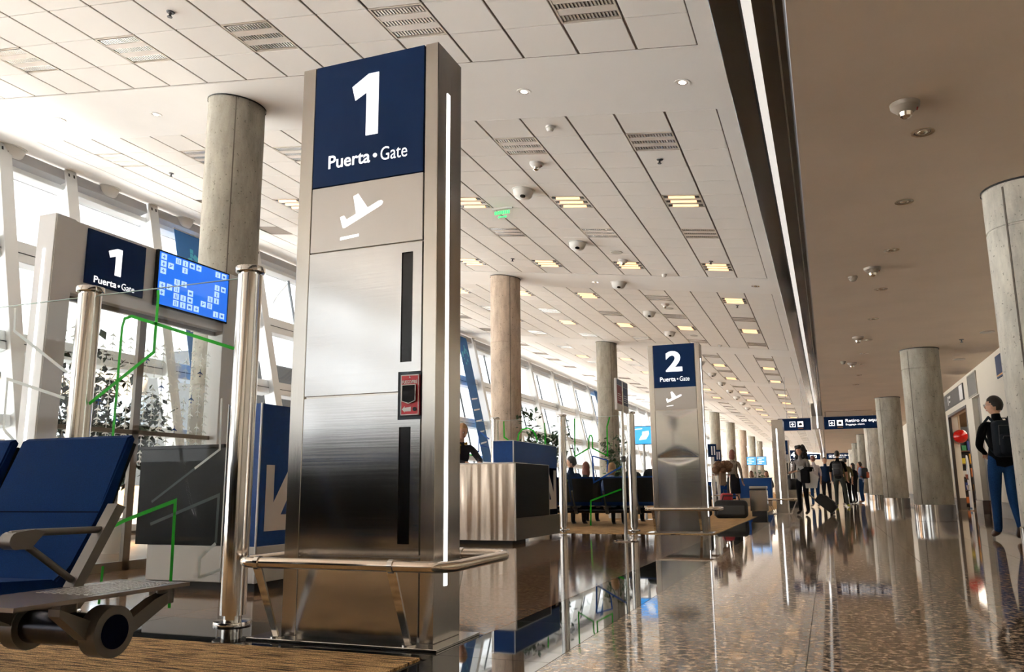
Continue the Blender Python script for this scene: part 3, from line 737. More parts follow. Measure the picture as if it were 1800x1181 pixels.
# ---- counters
def arrow_poly(w, h, flip=False):
    """block arrow to the lower corner, in a w x h box"""
    k = .2
    pts = [(0, h), (w*.26, h), (w*.26, h*.42), (w*.78, h*.98), (w*1.0, h*.80), (w*.52, h*.24), (w*1.0, h*.24), (w*1.0, 0), (0, 0)]
    return [(w-x, y) for x, y in pts][::-1] if flip else pts
d1c = thing('gate_counter', 'gate 1 counter with black front, blue end block and white arrow', 'counter', (-4.1, 4.92, 0))
O = (-4.1, 4.92)
b = MB(); b.box(-.72, -.035, 0, .85, .06, .315, bev=.003).box(-.03, .27, 0, 1.5, .06, .312, bev=.003); b.obj('base', mat('pale_satin_panel', (.62, .60, .57), .35), d1c)
MB().box(-.70, .25, .03, 1.4, 0, .06).obj('plinth', M_dark, d1c, smooth=0)
MB().box(-.84, -.035, -.004, .85, .315, 1.02, bev=.003).obj('front_panel', M_darkpanel, d1c)
MB().box(-.86, -.035, -.02, .87, 1.02, 1.045, bev=.004).obj('worktop', M_darkpanel, d1c)
eb1 = MB().box(-.025, .262, .004, 1.5, .312, 1.335).obj('end_block', M_blue, d1c, smooth=0)
c = MB(); c.box(.258, .27, -.004, .008, .06, 1.338).box(-.035, -.026, -.006, .004, .06, 1.338); c.obj('corner_trim', M_cornerwhite, d1c, smooth=0)
MB().prism(arrow_poly(.36, .475), .002, M=RIGHT(.2622, .09, .415)).obj('arrow', M_cream_print, eb1, smooth=0)

d2 = thing('gate_counter', 'gate 2 counter with brushed steel front, charcoal side and tall blue block', 'counter', (-3.79, 10.02, 0))
b = MB(); b.box(-1.35, -.006, 0, .012, .05, 1.03, bev=.002); b.obj('front_panel', M_sidesteel, d2)
c = MB(); c.box(-1.35, -.34, .012, .55, .05, 1.0); c.obj('carcass', M_steelv, d2, smooth=0); MB().box(-.34, -.036, .012, 1.9, .05, 1.0).obj('end_carcass', M_steelv, d2, smooth=0)
MB().box(-.035, -.004, .012, 1.9, .05, .33, bev=.002).obj('side_base', M_alu, d2)
MB().box(-1.3, -.06, .05, .55, 0, .05).obj('plinth', M_dark, d2, smooth=0)
MB().box(-.03, .0, .03, 1.40, .33, 1.035, bev=.003).obj('side_panel', M_darkpanel, d2)
e = MB(); e.box(-.008, .004, .0, .03, .05, 1.035).box(-.004, .004, 1.392, 1.402, .33, 1.035).box(-.004, .004, .03, 1.4, 1.033, 1.04); e.obj('corner_trim', M_cornerwhite, d2, smooth=0)
MB().box(-1.37, -.0, -.01, .5, 1.03, 1.045, bev=.003).obj('worktop', M_matsteel, d2)
eb2 = MB().box(-.325, -.036, .06, 1.9, .33, 1.325).obj('end_block', M_blue, d2, smooth=0)
e = MB(); e.box(-.046, -.032, .05, .066, 1.04, 1.328).box(-.33, -.032, .05, 1.9, 1.325, 1.332); e.obj('block_trim', M_cornerwhite, eb2, smooth=0)
MB().prism(arrow_poly(.46, .56, True), .002, M=RIGHT(-.0358, 1.38, .41)).obj('arrow', M_cream_print, eb2, smooth=0)

# ---- boarding portal of gate 1
pt = thing('boarding_portal', 'grey boarding gate portal with glass doors behind the near glass screen', 'portal', (-6.0, 4.9, 0))
M_portal = mat('portal_grey', (.82, .81, .80), .4); M_portlight = mat('portal_white', (.78, .78, .78), .4)
b = MB(); b.box(-.2, 0, -.06, .14, 0, 3.06, bev=.004); b.obj('jamb', M_portlight, pt); MB().box(-.2, 0, 2.08, 2.36, 0, 3.06, bev=.004).obj('jamb', M_portlight, pt)
MB().box(-.19, -.005, .14, 2.08, 2.40, 3.05, bev=.004).obj('header', M_portal, pt)
MB().box(.0, .006, -.05, .14, 0, 3.05).obj('jamb_face', M_portal, pt, smooth=0)
MB().box(-.11, -.09, -.068, -.058, .3, 2.75).obj('light_slot', M_led, pt, smooth=0)
psg = MB().box(-.005, .010, .27, .935, 2.52, 3.02, bev=.001).obj('sign_panel', M_navy, pt)
MB().prism([(x*.155, y*.255) for x, y in ONE][::-1], .003, M=RIGHT(.0105, .50, 2.66)).obj('number', M_signwhite, psg, smooth=0)
text('Puerta', M_signwhite, psg, RIGHT(.0105, .365, 2.545), w=.25, h=.062, bold=.013); text('Gate', M_signwhite, psg, RIGHT(.0105, .675, 2.545), w=.15, h=.062, bold=-.004)
MB().cyl((0, 0, 0), (0, 0, .003), .012, n=12, M=RIGHT(.0105, .643, 2.57)).obj('dot', M_signwhite, psg, smooth=0)
db = MB()
for y in (1.06, 1.10): db.box(-.14, -.10, y-.02, y+.02, 0, 2.40)
db.box(-.14, -.10, .14, 2.08, 2.36, 2.40).box(-.14, -.10, .14, 2.08, 1.24, 1.28).box(-.14, -.10, .14, 2.08, 0, .08); dfr = db.obj('door_frame', mat('brown_door_frame', (.20, .16, .12), .4), pt, smooth=0)
for y0_, y1_ in ((.16, 1.05), (1.13, 2.07)): MB().box(-.126, -.114, y0_, y1_, .08, 2.36).obj('door_pane', M_glass, dfr, smooth=0)
JET = [(0,.5),(.04,.44),(.05,.15),(.45,-.12),(.45,-.2),(.05,-.08),(.035,-.38),(.16,-.47),(.16,-.53),(0,-.48),(-.16,-.53),(-.16,-.47),(-.035,-.38),(-.05,-.08),(-.45,-.2),(-.45,-.12),(-.05,.15),(-.04,.44)]
dw, db_ = MB(), MB(); M_dec = frosted('frosted_decal', (.8, .8, .76)); blues = {(2, 11), (9, 12), (4, 7), (6, 5), (11, 9), (13, 4), (8, 3), (3, 3), (15, 8), (16, 12)}
for i in range(18):
    for j in range(15):
        y, zz = .22+i*.105, .95+j*.082+(i % 2)*.041
        if 1.02 < y < 1.16 or zz > 2.25: continue
        if (i*7+j*3) % 5 == 0 and (i, j) not in blues: continue
        (db_ if (i, j) in blues else dw).prism([(q[0]*.085, q[1]*.085) for q in JET][::-1], .001, M=RIGHT(-.1135, y, zz))
dw.obj('plane_decals', M_dec, pt, smooth=0)['kind'] = 'stuff'; o = db_.obj('plane_decals', M_bluef, pt, smooth=0); o['kind'] = 'stuff'; o['label'] = 'dark blue plane decals'
# icon screen on the portal
tv = thing('wall_screen', 'blue information screen full of white pictograms on the portal header', 'screen', (-5.99, 5.95, 2.48))
bz = MB().box(0, .04, 0, 1.03, 0, .56, bev=.004).obj('bezel', M_black, tv)
M_scr = mat('blue_screen', (.01, .08, .4), .3, emit=(.008, .12, .60), es=.62); M_ico = mat('screen_icon', (.5, .65, .95), .4, emit=(.42, .60, .95), es=.5); M_icd = mat('screen_glyph', (.02, .1, .4), .4, emit=(.02, .13, .5), es=.5)
MB().box(.0395, .0415, .018, 1.012, .018, .542).obj('display', M_scr, bz, smooth=0)
ic, gl = MB(), MB()
gridi = ['x.xxxx..xx', 'xx.x......', 'x.......xx', '..xx....x.', 'xxx.x..xx.', 'x.xxx.xx..', '..xxxx..xx']
for r_, row in enumerate(gridi):
    for c_, ch in enumerate(row):
        if ch != 'x': continue
        y, zz = .045+c_*.096, .470-r_*.072; ic.box(.0415, .0422, y-.008, y+.066, zz, zz+.060)
        k = (r_*5+c_*3) % 5; q = lambda a, b2, c2, d2_: gl.box(.0422, .0427, y+a, y+b2, zz+c2, zz+d2_)
        if k == 0: q(.024, .032, .01, .046); q(.01, .046, .024, .032)
        elif k == 1: q(.014, .022, .008, .04); q(.034, .042, .008, .04); q(.013, .023, .042, .05); q(.033, .043, .042, .05)
        elif k == 2: q(.010, .046, .018, .04); q(.014, .02, .01, .016); q(.036, .042, .01, .016)
        elif k == 3: gl.prism([(-.02, -.018), (.02, .006), (.02, .016), (-.004, .004), (-.006, .02), (-.014, .02), (-.01, .0), (-.02, -.008)], .0005, M=RIGHT(.0422, y+.028, zz+.028))
        else: q(.022, .034, .008, .034); q(.022, .034, .038, .048)
ic.obj('pictogram_tiles', M_ico, bz, smooth=0)['kind'] = 'stuff'; gl.obj('pictogram_glyphs', M_icd, bz, smooth=0)['kind'] = 'stuff'

# ---- blue banners on the window wall
def banner(y, label, w=.85, top=6.35, bot=1.6):
    t = thing('banner', label, 'banner', (-11.6, y, 0), (0, -TH, 0), None)
    MB().box(.37, .376, -w/2, w/2, zs(bot), zs(top)).obj('cloth', mat('banner_blue', (.006, .10, .30), .7), t, smooth=0)
    sq = MB(); rnd = random.Random(3)
    for q in range(11):
        a = rnd.uniform(0, 2*pi); rr = rnd.uniform(.1, .3); s = rnd.uniform(.03, .07)
        sq.prism([(-s, -s), (s, -s), (s, s), (-s, s)], .001, M=RIGHT(.3765, rr*cos(a), zs(top)-.75+rr*1.2*sin(a)) @ Matrix.Rotation(a, 4, 'Z'))
    sq.obj('square_marks', mat('banner_cyan', (.05, .35, .5), .7), t, smooth=0)
    wv = MB()
    for q in range(5): wv.prism([(-.3, -.03), (.25, .06), (.3, .12), (-.3, .03)], .001, M=RIGHT(.3765, 0, zs(3.9)-q*.42))
    wv.obj('white_marks', M_printwhite, t, smooth=0)
    MB().box(.36, .386, -w/2-.02, w/2+.02, zs(top), zs(top)+.03).obj('hanging_bar', M_facadegrey, t, smooth=0)
banner(13.42, 'blue hanging banner with pale squares beside the near concrete column', top=6.12)
banner(27.9, 'blue hanging banner seen edge-on behind the gate 2 clerk')
banner(47.4, 'narrow blue banner on the window wall left of the third column')

# ---- seating
def seat_shapes(w=.56):
    """one seat: local x sideways, +y backwards, seat front at y=-.50; mesh data for the parts"""
    prof_b = [(.0, .415), (.055, .45), (.135, .60), (.165, .66), (.262, .905), (.285, .915), (.298, .90), (.205, .65), (.170, .58), (.10, .44), (.05, .385), (-.02, .38)]
    M = frame((-w/2, 0, 0), (0, 1, 0), (0, 0, 1))
    back = MB(); back.prism(prof_b, w, M=M); bmesh.ops.bevel(back.bm, geom=[e for e in back.bm.edges if abs(e.verts[0].co.x-e.verts[1].co.x) < 1e-4], offset=.008, segments=2, affect='EDGES')
    sp = [(-.47, .425), (-.44, .44), (-.2, .425), (-.02, .415), (.05, .38), (-.02, .372), (-.3, .385), (-.46, .395)]
    seat = MB(); seat.prism(sp, w, M=M)
    seam = MB(); seam.box(-w/2+.002, w/2-.002, .148, .156, .630, .634)
    shell = MB(); shell.prism([(.302, .885), (.209, .648), (.174, .578), (.112, .452), (.126, .446), (.188, .573), (.223, .643), (.316, .882)], w-.03, M=frame((-w/2+.015, 0, 0), (0, 1, 0), (0, 0, 1)))
    return [('backrest', back.mesh('backrest', M_fabric, 30)), ('seat', seat.mesh('seat', M_fabric, 30)), ('seam', seam.mesh('seam', M_fabricdk, 0)), ('back_shell', shell.mesh('back_shell', M_darkpanel, 30))]
SEAT = seat_shapes()
arm = MB()
MX = lambda x: frame((x, 0, 0), (0, 1, 0), (0, 0, 1))
arm.prism([(-.085, .315), (-.045, .315), (.155, .650), (.118, .662)], .045, M=MX(-.0225))                      # upright strut
arm.tube([(0, .075, .575), (0, -.10, .577), (0, -.20, .578), (0, -.265, .575)], .012, 10, sq=1)
arm.tube([(0, -.20, .535), (0, -.14, .495), (0, -.03, .42), (0, .0, .408)], .011, 10)
arm.tube([(-.024, -.255, .556), (.024, -.255, .556)], .027, 14)
arm.prism([(-.255, .583), (-.19, .588), (-.15, .580), (-.17, .56), (-.2, .528), (-.255, .53)], .03, M=MX(-.015))
ARM = arm.mesh('armrest', M_alu, 40)
brk = MB()
brk.prism([(-.32, .37), (.10, .36), (.06, .315), (-.02, .30), (-.09, .235), (-.16, .235), (-.20, .30), (-.30, .345)], .05, M=MX(-.025))
brk.tube([(-.03, -.125, .285), (.03, -.125, .285)], .072, 22)
BRK = brk.mesh('bracket', M_alu, 35)
leg = MB(); leg.tube([(0, -.125, .28), (0, -.30, .05), (0, -.36, .025)], [.032, .024, .02], 10); leg.tube([(0, -.125, .28), (0, .08, .05), (0, .14, .025)], [.032, .024, .02], 10)
leg.lathe([(.03, 0), (.03, .03), (0, .035)], 12, c=(0, -.355, 0)); leg.lathe([(.03, 0), (.03, .03), (0, .035)], 12, c=(0, .135, 0))
LEG = leg.mesh('leg', M_alu, 40)
def bench(n, loc, rotz, label, legs, pitch=.615, x0=0, table=False, group=None):
    """row of n seats on one beam, first seat centred at local x=0 and running to -x"""
    t = thing('airport_bench', label, 'bench', loc, (0, 0, rotz), group)
    for i in range(n):
        bk = link('backrest', SEAT[0][1], t, (-i*pitch, 0, 0)); link('seat', SEAT[1][1], t, (-i*pitch, 0, 0))
        for nm, me in SEAT[2:]: link(nm, me, bk)
    for i in range(n+1): link('armrest', ARM, t, (pitch/2-i*pitch+(.07 if table and i == 0 else 0), 0, 0))
    for i in range(0, n+1): link('bracket', BRK, t, (pitch/2-i*pitch, 0, 0))
    for x in legs: link('leg', LEG, t, (x, 0, 0))
    xr = pitch/2+(.36 if table else .06); xl = -(n-1)*pitch-pitch/2-.06
    MB().tube([(xl, -.125, .285), (xr, -.125, .285)], .05, 20).obj('beam', M_aludark, t)
    if table:
        tb = MB(); tb.prism([(pitch/2+.05, -.46), (pitch/2+.36, -.46), (pitch/2+.36, .20), (pitch/2+.05, .20)], .012, h0=.384); tb.obj('side_table', mat('table_laminate', (.20, .165, .14), .25), t)
        ds = MB(); rows = 15
        for i in range(7):
            for j in range(22): 
                ds.box(pitch/2+.10+i*.033, pitch/2+.118+i*.033, -.18+j*.0155, -.17+j*.0155, .396, .3975)
        ds.obj('dotted_print', M_louvre, t, smooth=0)
        a2 = MB(); a2.tube([(pitch/2+.31, -.125, .285), (pitch/2+.375, -.125, .285)], .076, 28); a2.prism([(-.30, .37), (-.13, .30), (-.05, .30), (.06, .355), (.14, .378), (.14, .345), (.03, .29), (-.06, .245), (-.20, .27), (-.30, .35)], .045, M=MX(pitch/2+.30)); a2.cyl((pitch/2+.32, .13, .335), (pitch/2+.32, .13, .385), .028)
        a2.cyl((pitch/2+.18, -.125, .33), (pitch/2+.18, -.125, .385), .024); a2.obj('table_bracket', M_alu, t)
        MB().cyl((pitch/2+.375, -.125, .285), (pitch/2+.379, -.125, .285), .05, n=28).obj('beam_end_cap', M_fabricdk, t)
    return t
bench(4, (-2.74, 2.12, 0), 0, 'blue upholstered airport bench with cast armrest and end table at the left front', (-.92,), table=True)
bench(5, (-3.06, 15.75, 0), pi, 'row of blue seats seen from behind at gate 2, people sitting on it', (.9, 2.2), pitch=.615).location = (-3.06-4*.615, 15.4, 0)
bench(4, (-3.2, 33.0, 0), 0, 'distant blue bench beside the litter bin, two people sitting on it', (-.9,), pitch=.6)
bench(3, (-5.4, 16.65, 0), pi, 'second row of blue seats behind the first at gate 2', (.9,), pitch=.615)

d3 = thing('gate_counter', 'distant low blue gate 3 counter behind the litter bin, two heads above it', 'counter', (-3.2, 31.6, 0))
MB().box(0, 1.25, 0, .5, .30, 1.02, bev=.004).obj('front_panel', M_blue, d3); MB().box(.03, 1.22, .03, .47, 0, .30).obj('base', M_steelv, d3, smooth=0); MB().box(-.02, 1.27, -.02, .52, 1.02, 1.04, bev=.003).obj('worktop', M_matsteel, d3)
MB().box(-.30, .0, .1, .5, .30, 1.33, bev=.003).obj('end_block', M_blue, d3)

# ================================================================== PEOPLE
def cloth(name, c, n=.2): return mat(name, c, .9, spec=.12, noise=n, nscale=60, bump=.15, bscale=300)
SKIN = mat('skin', (.50, .27, .17), .5); SHOE = mat('dark_shoe', (.02, .014, .012), .4); JEANS = cloth('blue_jeans', (.012, .045, .14)); BLACKC = cloth('black_cloth', (.005, .005, .006)); DARKT = cloth('dark_trousers', (.012, .012, .016))
GREYK = cloth('grey_knit', (.22, .20, .19)); HAIRD = mat('dark_hair', (.012, .008, .006), .55, bump=.5, bscale=60); HAIRB = mat('reddish_hair', (.14, .035, .02), .55, bump=.5, bscale=60); HAIRL = mat('fair_hair', (.36, .19, .075), .55, bump=.5, bscale=60); HAIRG = mat('greying_hair', (.09, .07, .055), .6, bump=.5, bscale=60)
EYEW, EYED, LIP = mat('eye_white', (.7, .7, .68), .2), mat('eye_iris', (.02, .015, .01), .2), mat('lip', (.35, .09, .07), .4)
def person(label, loc, rz, top, legs=DARKT, shoes=SHOE, hair=HAIRD, hairlen=0, curly=False, k=1.0, pose=None, skirt=None, short=False, turn=0, nod=0, sit=False, group=None, skin=SKIN, bare=False):
    """a figure facing local +y; pose overrides joint positions; the body is one skinned surface"""
    J = dict(pel=(0, 0, .95), sp=(0, -.01, 1.10), ch=(0, -.01, 1.28), nk=(0, 0, 1.45), hd=(0, .015, 1.53), ht=(0, .02, 1.60),
             sl=(-.17, -.01, 1.40), sr=(.17, -.01, 1.40), el=(-.23, -.03, 1.13), er=(.23, -.03, 1.13), wl=(-.24, .05, .90), wr=(.24, .05, .90),
             hl=(-.09, 0, .90), hr=(.09, 0, .90), kl=(-.10, .03, .50), kr=(.10, .03, .50), al=(-.11, -.01, .09), ar=(.11, -.01, .09), tl=(-.13, .15, .035), tr=(.13, .15, .035))
    if sit:
        J.update(pel=(0, 0, .52), sp=(0, -.03, .68), ch=(0, -.05, .86), nk=(0, -.03, 1.03), hd=(0, .0, 1.11), ht=(0, .01, 1.18), sl=(-.17, -.05, .98), sr=(.17, -.05, .98), el=(-.22, -.02, .73), er=(.22, -.02, .73), wl=(-.10, .22, .66), wr=(.10, .22, .66),
                 hl=(-.09, .02, .50), hr=(.09, .02, .50), kl=(-.11, .44, .50), kr=(.11, .44, .50), al=(-.11, .42, .09), ar=(.11, .42, .09), tl=(-.12, .58, .035), tr=(.12, .58, .035))
    J.update(pose or {})
    J = {a: Vector(v)*k for a, v in J.items()}
    Rr = dict(pel=(.155, .115), sp=(.14, .105), ch=(.165, .115), nk=(.055, .055), hd=(.055, .06), ht=(.05, .05), sl=(.062, .062), sr=(.062, .062), el=(.046, .046), er=(.046, .046), wl=(.033, .028), wr=(.033, .028),
              hl=(.095, .10), hr=(.095, .10), kl=(.062, .065), kr=(.062, .065), al=(.043, .05), ar=(.043, .05), tl=(.045, .035), tr=(.045, .035))
    bones = [('pel', 'sp', 1), ('sp', 'ch', 1), ('ch', 'nk', 1), ('nk', 'hd', 0), ('hd', 'ht', 0), ('ch', 'sl', 1), ('sl', 'el', 1), ('el', 'wl', 0 if short else 1), ('ch', 'sr', 1), ('sr', 'er', 1), ('er', 'wr', 0 if short else 1),
             ('pel', 'hl', 2), ('hl', 'kl', 2), ('kl', 'al', 0 if bare else 2), ('al', 'tl', 3), ('pel', 'hr', 2), ('hr', 'kr', 2), ('kr', 'ar', 0 if bare else 2), ('ar', 'tr', 3)]
    names = list(J); V = [J[a] for a in names]; E = [(names.index(a), names.index(b)) for a, b, _ in bones]; R = [Rr[a] for a in names]
    seg = [(J[a], J[b], mm) for a, b, mm in bones]
    for sd, w_, e_ in ((-1, 'wl', 'el'), (1, 'wr', 'er')):                       # hands: palm, four fingers, thumb
        d = (J[w_]-J[e_]).normalized(); side = Vector((0, 1, 0))-d*d.y; side = side.normalized() if side.length > .1 else Vector((0, 0, 1)); nrm = d.cross(side)
        p = J[w_]+d*.055*k; iw = names.index(w_); ip = len(V); V.append(p); R.append((.030, .018)); E.append((iw, ip)); seg.append((J[w_]+d*.015, p+d*.05, 0))
        for q, (off, ln) in enumerate(((-.030, .065), (-.010, .078), (.010, .072), (.028, .058))):
            a = p+(d*.035+side*off)*k; b_ = a+(d*ln*.55+nrm*.012*sd)*k; c = b_+(d*ln*.40+nrm*.028*sd)*k; i = len(V)
            V += [a, b_, c]; R += [(.0105, .0105), (.0095, .0095), (.008, .008)]; E += [(ip, i), (i, i+1), (i+1, i+2)]; seg.append((a, c, 0))
        a = J[w_]+(d*.025+side*-.030)*k; b_ = a+(d*.03-side*.022)*k; c = b_+(d*.03-side*.006+nrm*.01*sd)*k; i = len(V); V += [a, b_, c]; R += [(.012, .012), (.011, .011), (.009, .009)]; E += [(iw, i), (i, i+1), (i+1, i+2)]; seg.append((a, c, 0))
    me = bpy.data.meshes.new('person'); me.from_pydata([tuple(v) for v in V], E, [])
    o = bpy.data.objects.new('person', me); COL.objects.link(o)
    sk = o.modifiers.new('skin', 'SKIN'); sk.use_smooth_shade = True
    for i, (x, y) in enumerate(R): me.skin_vertices[0].data[i].radius = (x*k, y*k)
    me.skin_vertices[0].data[0].use_root = True
    sb = o.modifiers.new('sub', 'SUBSURF'); sb.levels = sb.render_levels = 1
    me2 = bpy.data.meshes.new_from_object(o.evaluated_get(bpy.context.evaluated_depsgraph_get())); bpy.data.objects.remove(o)
    # head with face, joined into the same mesh
    hc = J['ht']+Vector((0, .012, .035))*k; HM = Matrix.Translation(hc) @ Matrix.Rotation(turn, 4, 'Z') @ Matrix.Rotation(-nod, 4, 'X') @ Matrix.Scale(k, 4)
    H = MB(); H.bm.from_mesh(me2); base = len(H.bm.faces); H.bm.faces.ensure_lookup_table()
    def hf(p):
        z = p.z; s_ = 1-.30*max(0, -z)**1.6; return Vector((p.x*s_*(.97 if z > 0 else 1), p.y*(1-.12*max(0, -z))+.10*max(0, -z)*(1 if p.y > 0 else .2), z))
    H.ell((0, 0, 0), (.076, .096, .118), 20, 14, 0, HM, hf)
    H.ell((0, .098, -.012), (.012, .020, .024), 8, 6, 0, HM); H.ell((0, .096, -.028), (.017, .017, .011), 8, 6, 0, HM)
    for s_ in (-1, 1):
        H.ell((s_*.077, -.005, -.012), (.010, .020, .032), 8, 6, 0, HM)
        H.ell((s_*.030, .083, .006), (.014, .009, .008), 8, 6, 4, HM); H.ell((s_*.030, .090, .006), (.006, .004, .006), 8, 6, 5, HM)
        H.ell((s_*.030, .087, .026), (.017, .007, .0035), 8, 4, 7, HM)
    H.ell((0, .090, -.056), (.022, .009, .006), 8, 6, 6, HM)
    H.bm.faces.ensure_lookup_table()
    for f in H.bm.faces[:base]:
        c = f.calc_center_median(); best = 9; mm = 0
        for a, b_, q in seg:
            ab = b_-a; t_ = max(0, min(1, (c-a).dot(ab)/max(1e-9, ab.length_squared))); dd = (c-a-ab*t_).length
            if q == 1: dd -= .03
            if dd < best: best, mm = dd, q
        f.material_index = mm
    t = H.obj('person', [skin, top, legs, shoes, EYEW, EYED, LIP, hair], None, loc, (0, 0, rz), smooth=70)
    tag(t, label, 'person', group)
    hb = MB()
    if hair:
        if hairlen: hb.ell((0, -.045, -.06-hairlen*.4), (.088, .06, .09+hairlen*.5), 16, 10, 0, HM)
        if curly:
            rd = random.Random(5)
            for _ in range(110):
                a = rd.uniform(0, 2*pi); zz = rd.uniform(-.24, .11); rr = .088*sqrt(max(.3, 1-(max(zz, 0)/.16)**2))+.02*(zz < 0)
                if sin(a) > .35 and zz < .075: continue
                hb.ell((rr*cos(a)*1.35, rr*sin(a)*1.2-.02, zz+.02), (.046, .046, .042), 7, 5, 0, HM)
        nf = len(hb.bm.faces); hb.ell((0, -.006, .006), (.085, .104, .124), 24, 16, 0, HM, hf)                 # close shell over the skull, opened at the face and below the ears
        iv = HM.inverted(); gone = []
        hb.bm.faces.ensure_lookup_table()
        for f_ in hb.bm.faces[nf:]:
            c = iv @ f_.calc_center_median(); x_, y_, z_ = c.x/.085, (c.y+.006)/.104, (c.z-.006)/.124
            lim = .62 if y_ > .55 else (.15+.5*max(0, y_) if y_ > .05 else (-.12 if y_ > -.35 else -.62))
            if z_ < lim: gone.append(f_)
        bmesh.ops.delete(hb.bm, geom=gone, context='FACES')
        hb.obj('hair', hair, t, smooth=70)
    if skirt:
        p = J['pel']; s2 = MB(); s2.lathe([(.15*k, .12), (.17*k, .0), (.185*k, -.2), (.19*k, -.40), (.18*k, -.40)], 20, c=(0, 0, p.z), M=Matrix.Diagonal((1, .75, 1, 1))); s2.obj('skirt', skirt, t)
    return t, HM
def backpack(label, loc, rz, m, m2, s=1.0, group=None):
    t = thing('backpack', label, 'backpack', loc, (0, 0, rz), group)
    MB().box(-.155*s, .155*s, -.19*s, 0, -.25*s, .22*s, bev=.055*s, seg=3).obj('main_bag', m, t, smooth=60)
    MB().box(-.125*s, .125*s, -.245*s, -.15*s, -.22*s, .04*s, bev=.035*s, seg=3).obj('front_pocket', m2, t, smooth=60)
    z = MB(); z.tube([(-.11*s, -.248*s, -.02*s), (-.10*s, -.25*s, .01*s), (.10*s, -.25*s, .01*s), (.11*s, -.248*s, -.02*s)], .005, 6); z.tube([(-.13*s, -.185*s, -.1*s), (-.12*s, -.192*s, .15*s), (.12*s, -.192*s, .15*s), (.13*s, -.185*s, -.1*s)], .005, 6); z.obj('zip', M_floordark, t)
    for sx in (-1, 1): MB().tube([(sx*.10*s, -.02*s, .20*s), (sx*.125*s, .06*s, .275*s), (sx*.135*s, .16*s, .22*s), (sx*.14*s, .19*s, .02*s), (sx*.13*s, .06*s, -.16*s), (sx*.12*s, -.02*s, -.2*s)], .018, 8).obj('strap', m2, t)
    MB().tube([(-.03*s, -.08*s, .215*s), (-.025*s, -.08*s, .25*s), (.025*s, -.08*s, .25*s), (.03*s, -.08*s, .215*s)], .008, 6).obj('grab_handle', m2, t)
    return t
PACKM, PACKD = mat('dark_pack_cloth', (.012, .016, .022), .75, spec=.15, bump=.2), mat('black_pack_cloth', (.007, .007, .009), .6)
# man with the rucksack by the shop wall, walking away, head turned left
rz = radians(14)
man, HM = person('man with glasses walking away in black jacket and jeans, beside the near right column', (2.13, 12.35, 0), rz, BLACKC, JEANS, mat('brown_shoe', (.06, .03, .02), .4), HAIRD, 0, k=1.06, turn=radians(42),
    pose=dict(el=(-.27, -.06, 1.13), wl=(-.13, .15, 1.06), er=(.25, .0, 1.13), wr=(.13, .16, 1.06), kl=(-.07, .10, .52), al=(-.06, .15, .10), tl=(-.07, .31, .05), kr=(.07, -.02, .50), ar=(.05, -.20, .16), tr=(.05, -.09, .035)))
gl_ = MB()
for s_ in (-1, 1):
    gl_.tube([(s_*.030+.020*cos(a*pi/6), .104, .004+.015*sin(a*pi/6)) for a in range(12)], .0022, 5, closed=True, M=HM); gl_.tube([(s_*.05, .10, .008), (s_*.078, .06, .008), (s_*.080, -.01, .004)], .002, 5, M=HM)
gl_.obj('spectacles', M_floordark, man)
backpack('dark grey rucksack with two pockets on the back of the man by the shop wall', (2.16, 12.25, 1.30), rz, PACKM, PACKM, 1.0)
# standing woman in the middle of the concourse
wm, _ = person('woman with curly dark hair in grey sweater standing in the concourse with papers', (-.62, 22.2, 0), radians(150), GREYK, DARKT, SHOE, HAIRD, .10, True, k=.97, turn=radians(-20), nod=.1, pose=dict(el=(-.24, .02, 1.12), wl=(-.08, .26, 1.12), er=(.24, -.01, 1.12), wr=(.14, .26, 1.10)))
cp = thing('folded_coat', 'dark coat folded over the arm of the curly-haired woman', 'coat', (-.50, 21.98, 1.08), (0, 0, radians(150)))
MB().box(-.17, .17, -.09, .12, -.02, .10, bev=.04, seg=3).obj('folds', BLACKC, cp, smooth=60); MB().box(-.13, .10, .05, .14, -.30, .03, bev=.03, seg=2).obj('hanging_hem', BLACKC, cp, smooth=60)
pa = thing('papers', 'white papers held in the hand of the curly-haired woman', 'papers', (-.60, 21.90, 1.13), (radians(50), .2, radians(160)))
MB().box(-.06, .06, -.09, .09, 0, .004).obj('sheet', M_printwhite, pa, smooth=0); MB().box(-.05, .065, -.085, .085, .004, .008).obj('sheet', M_printwhite, pa, None, (0, 0, .12), smooth=0)
sb_ = thing('shoulder_bag', 'black shoulder bag hanging at the side of the curly-haired woman', 'bag', (-.86, 22.28, .62), (0, 0, radians(150)))
MB().box(-.05, .05, -.15, .15, 0, .28, bev=.03, seg=2).obj('bag_body', PACKD, sb_, smooth=60); MB().tube([(0, -.12, .26), (-.0, -.06, .66), (-.05, 0, .80), (0, .06, .66), (0, .12, .26)], .012, 6).obj('strap', PACKD, sb_)
# woman seen from behind in tweed
tw, _ = person('woman seen from behind in tweed jacket and dark skirt on the gate 2 carpet', (-2.42, 23.2, .006), radians(-8), mat('tweed', (.16, .13, .10), .9, noise=.6, nscale=45), SKIN, SHOE, HAIRB, .03, k=.97, skirt=DARKT, bare=True)
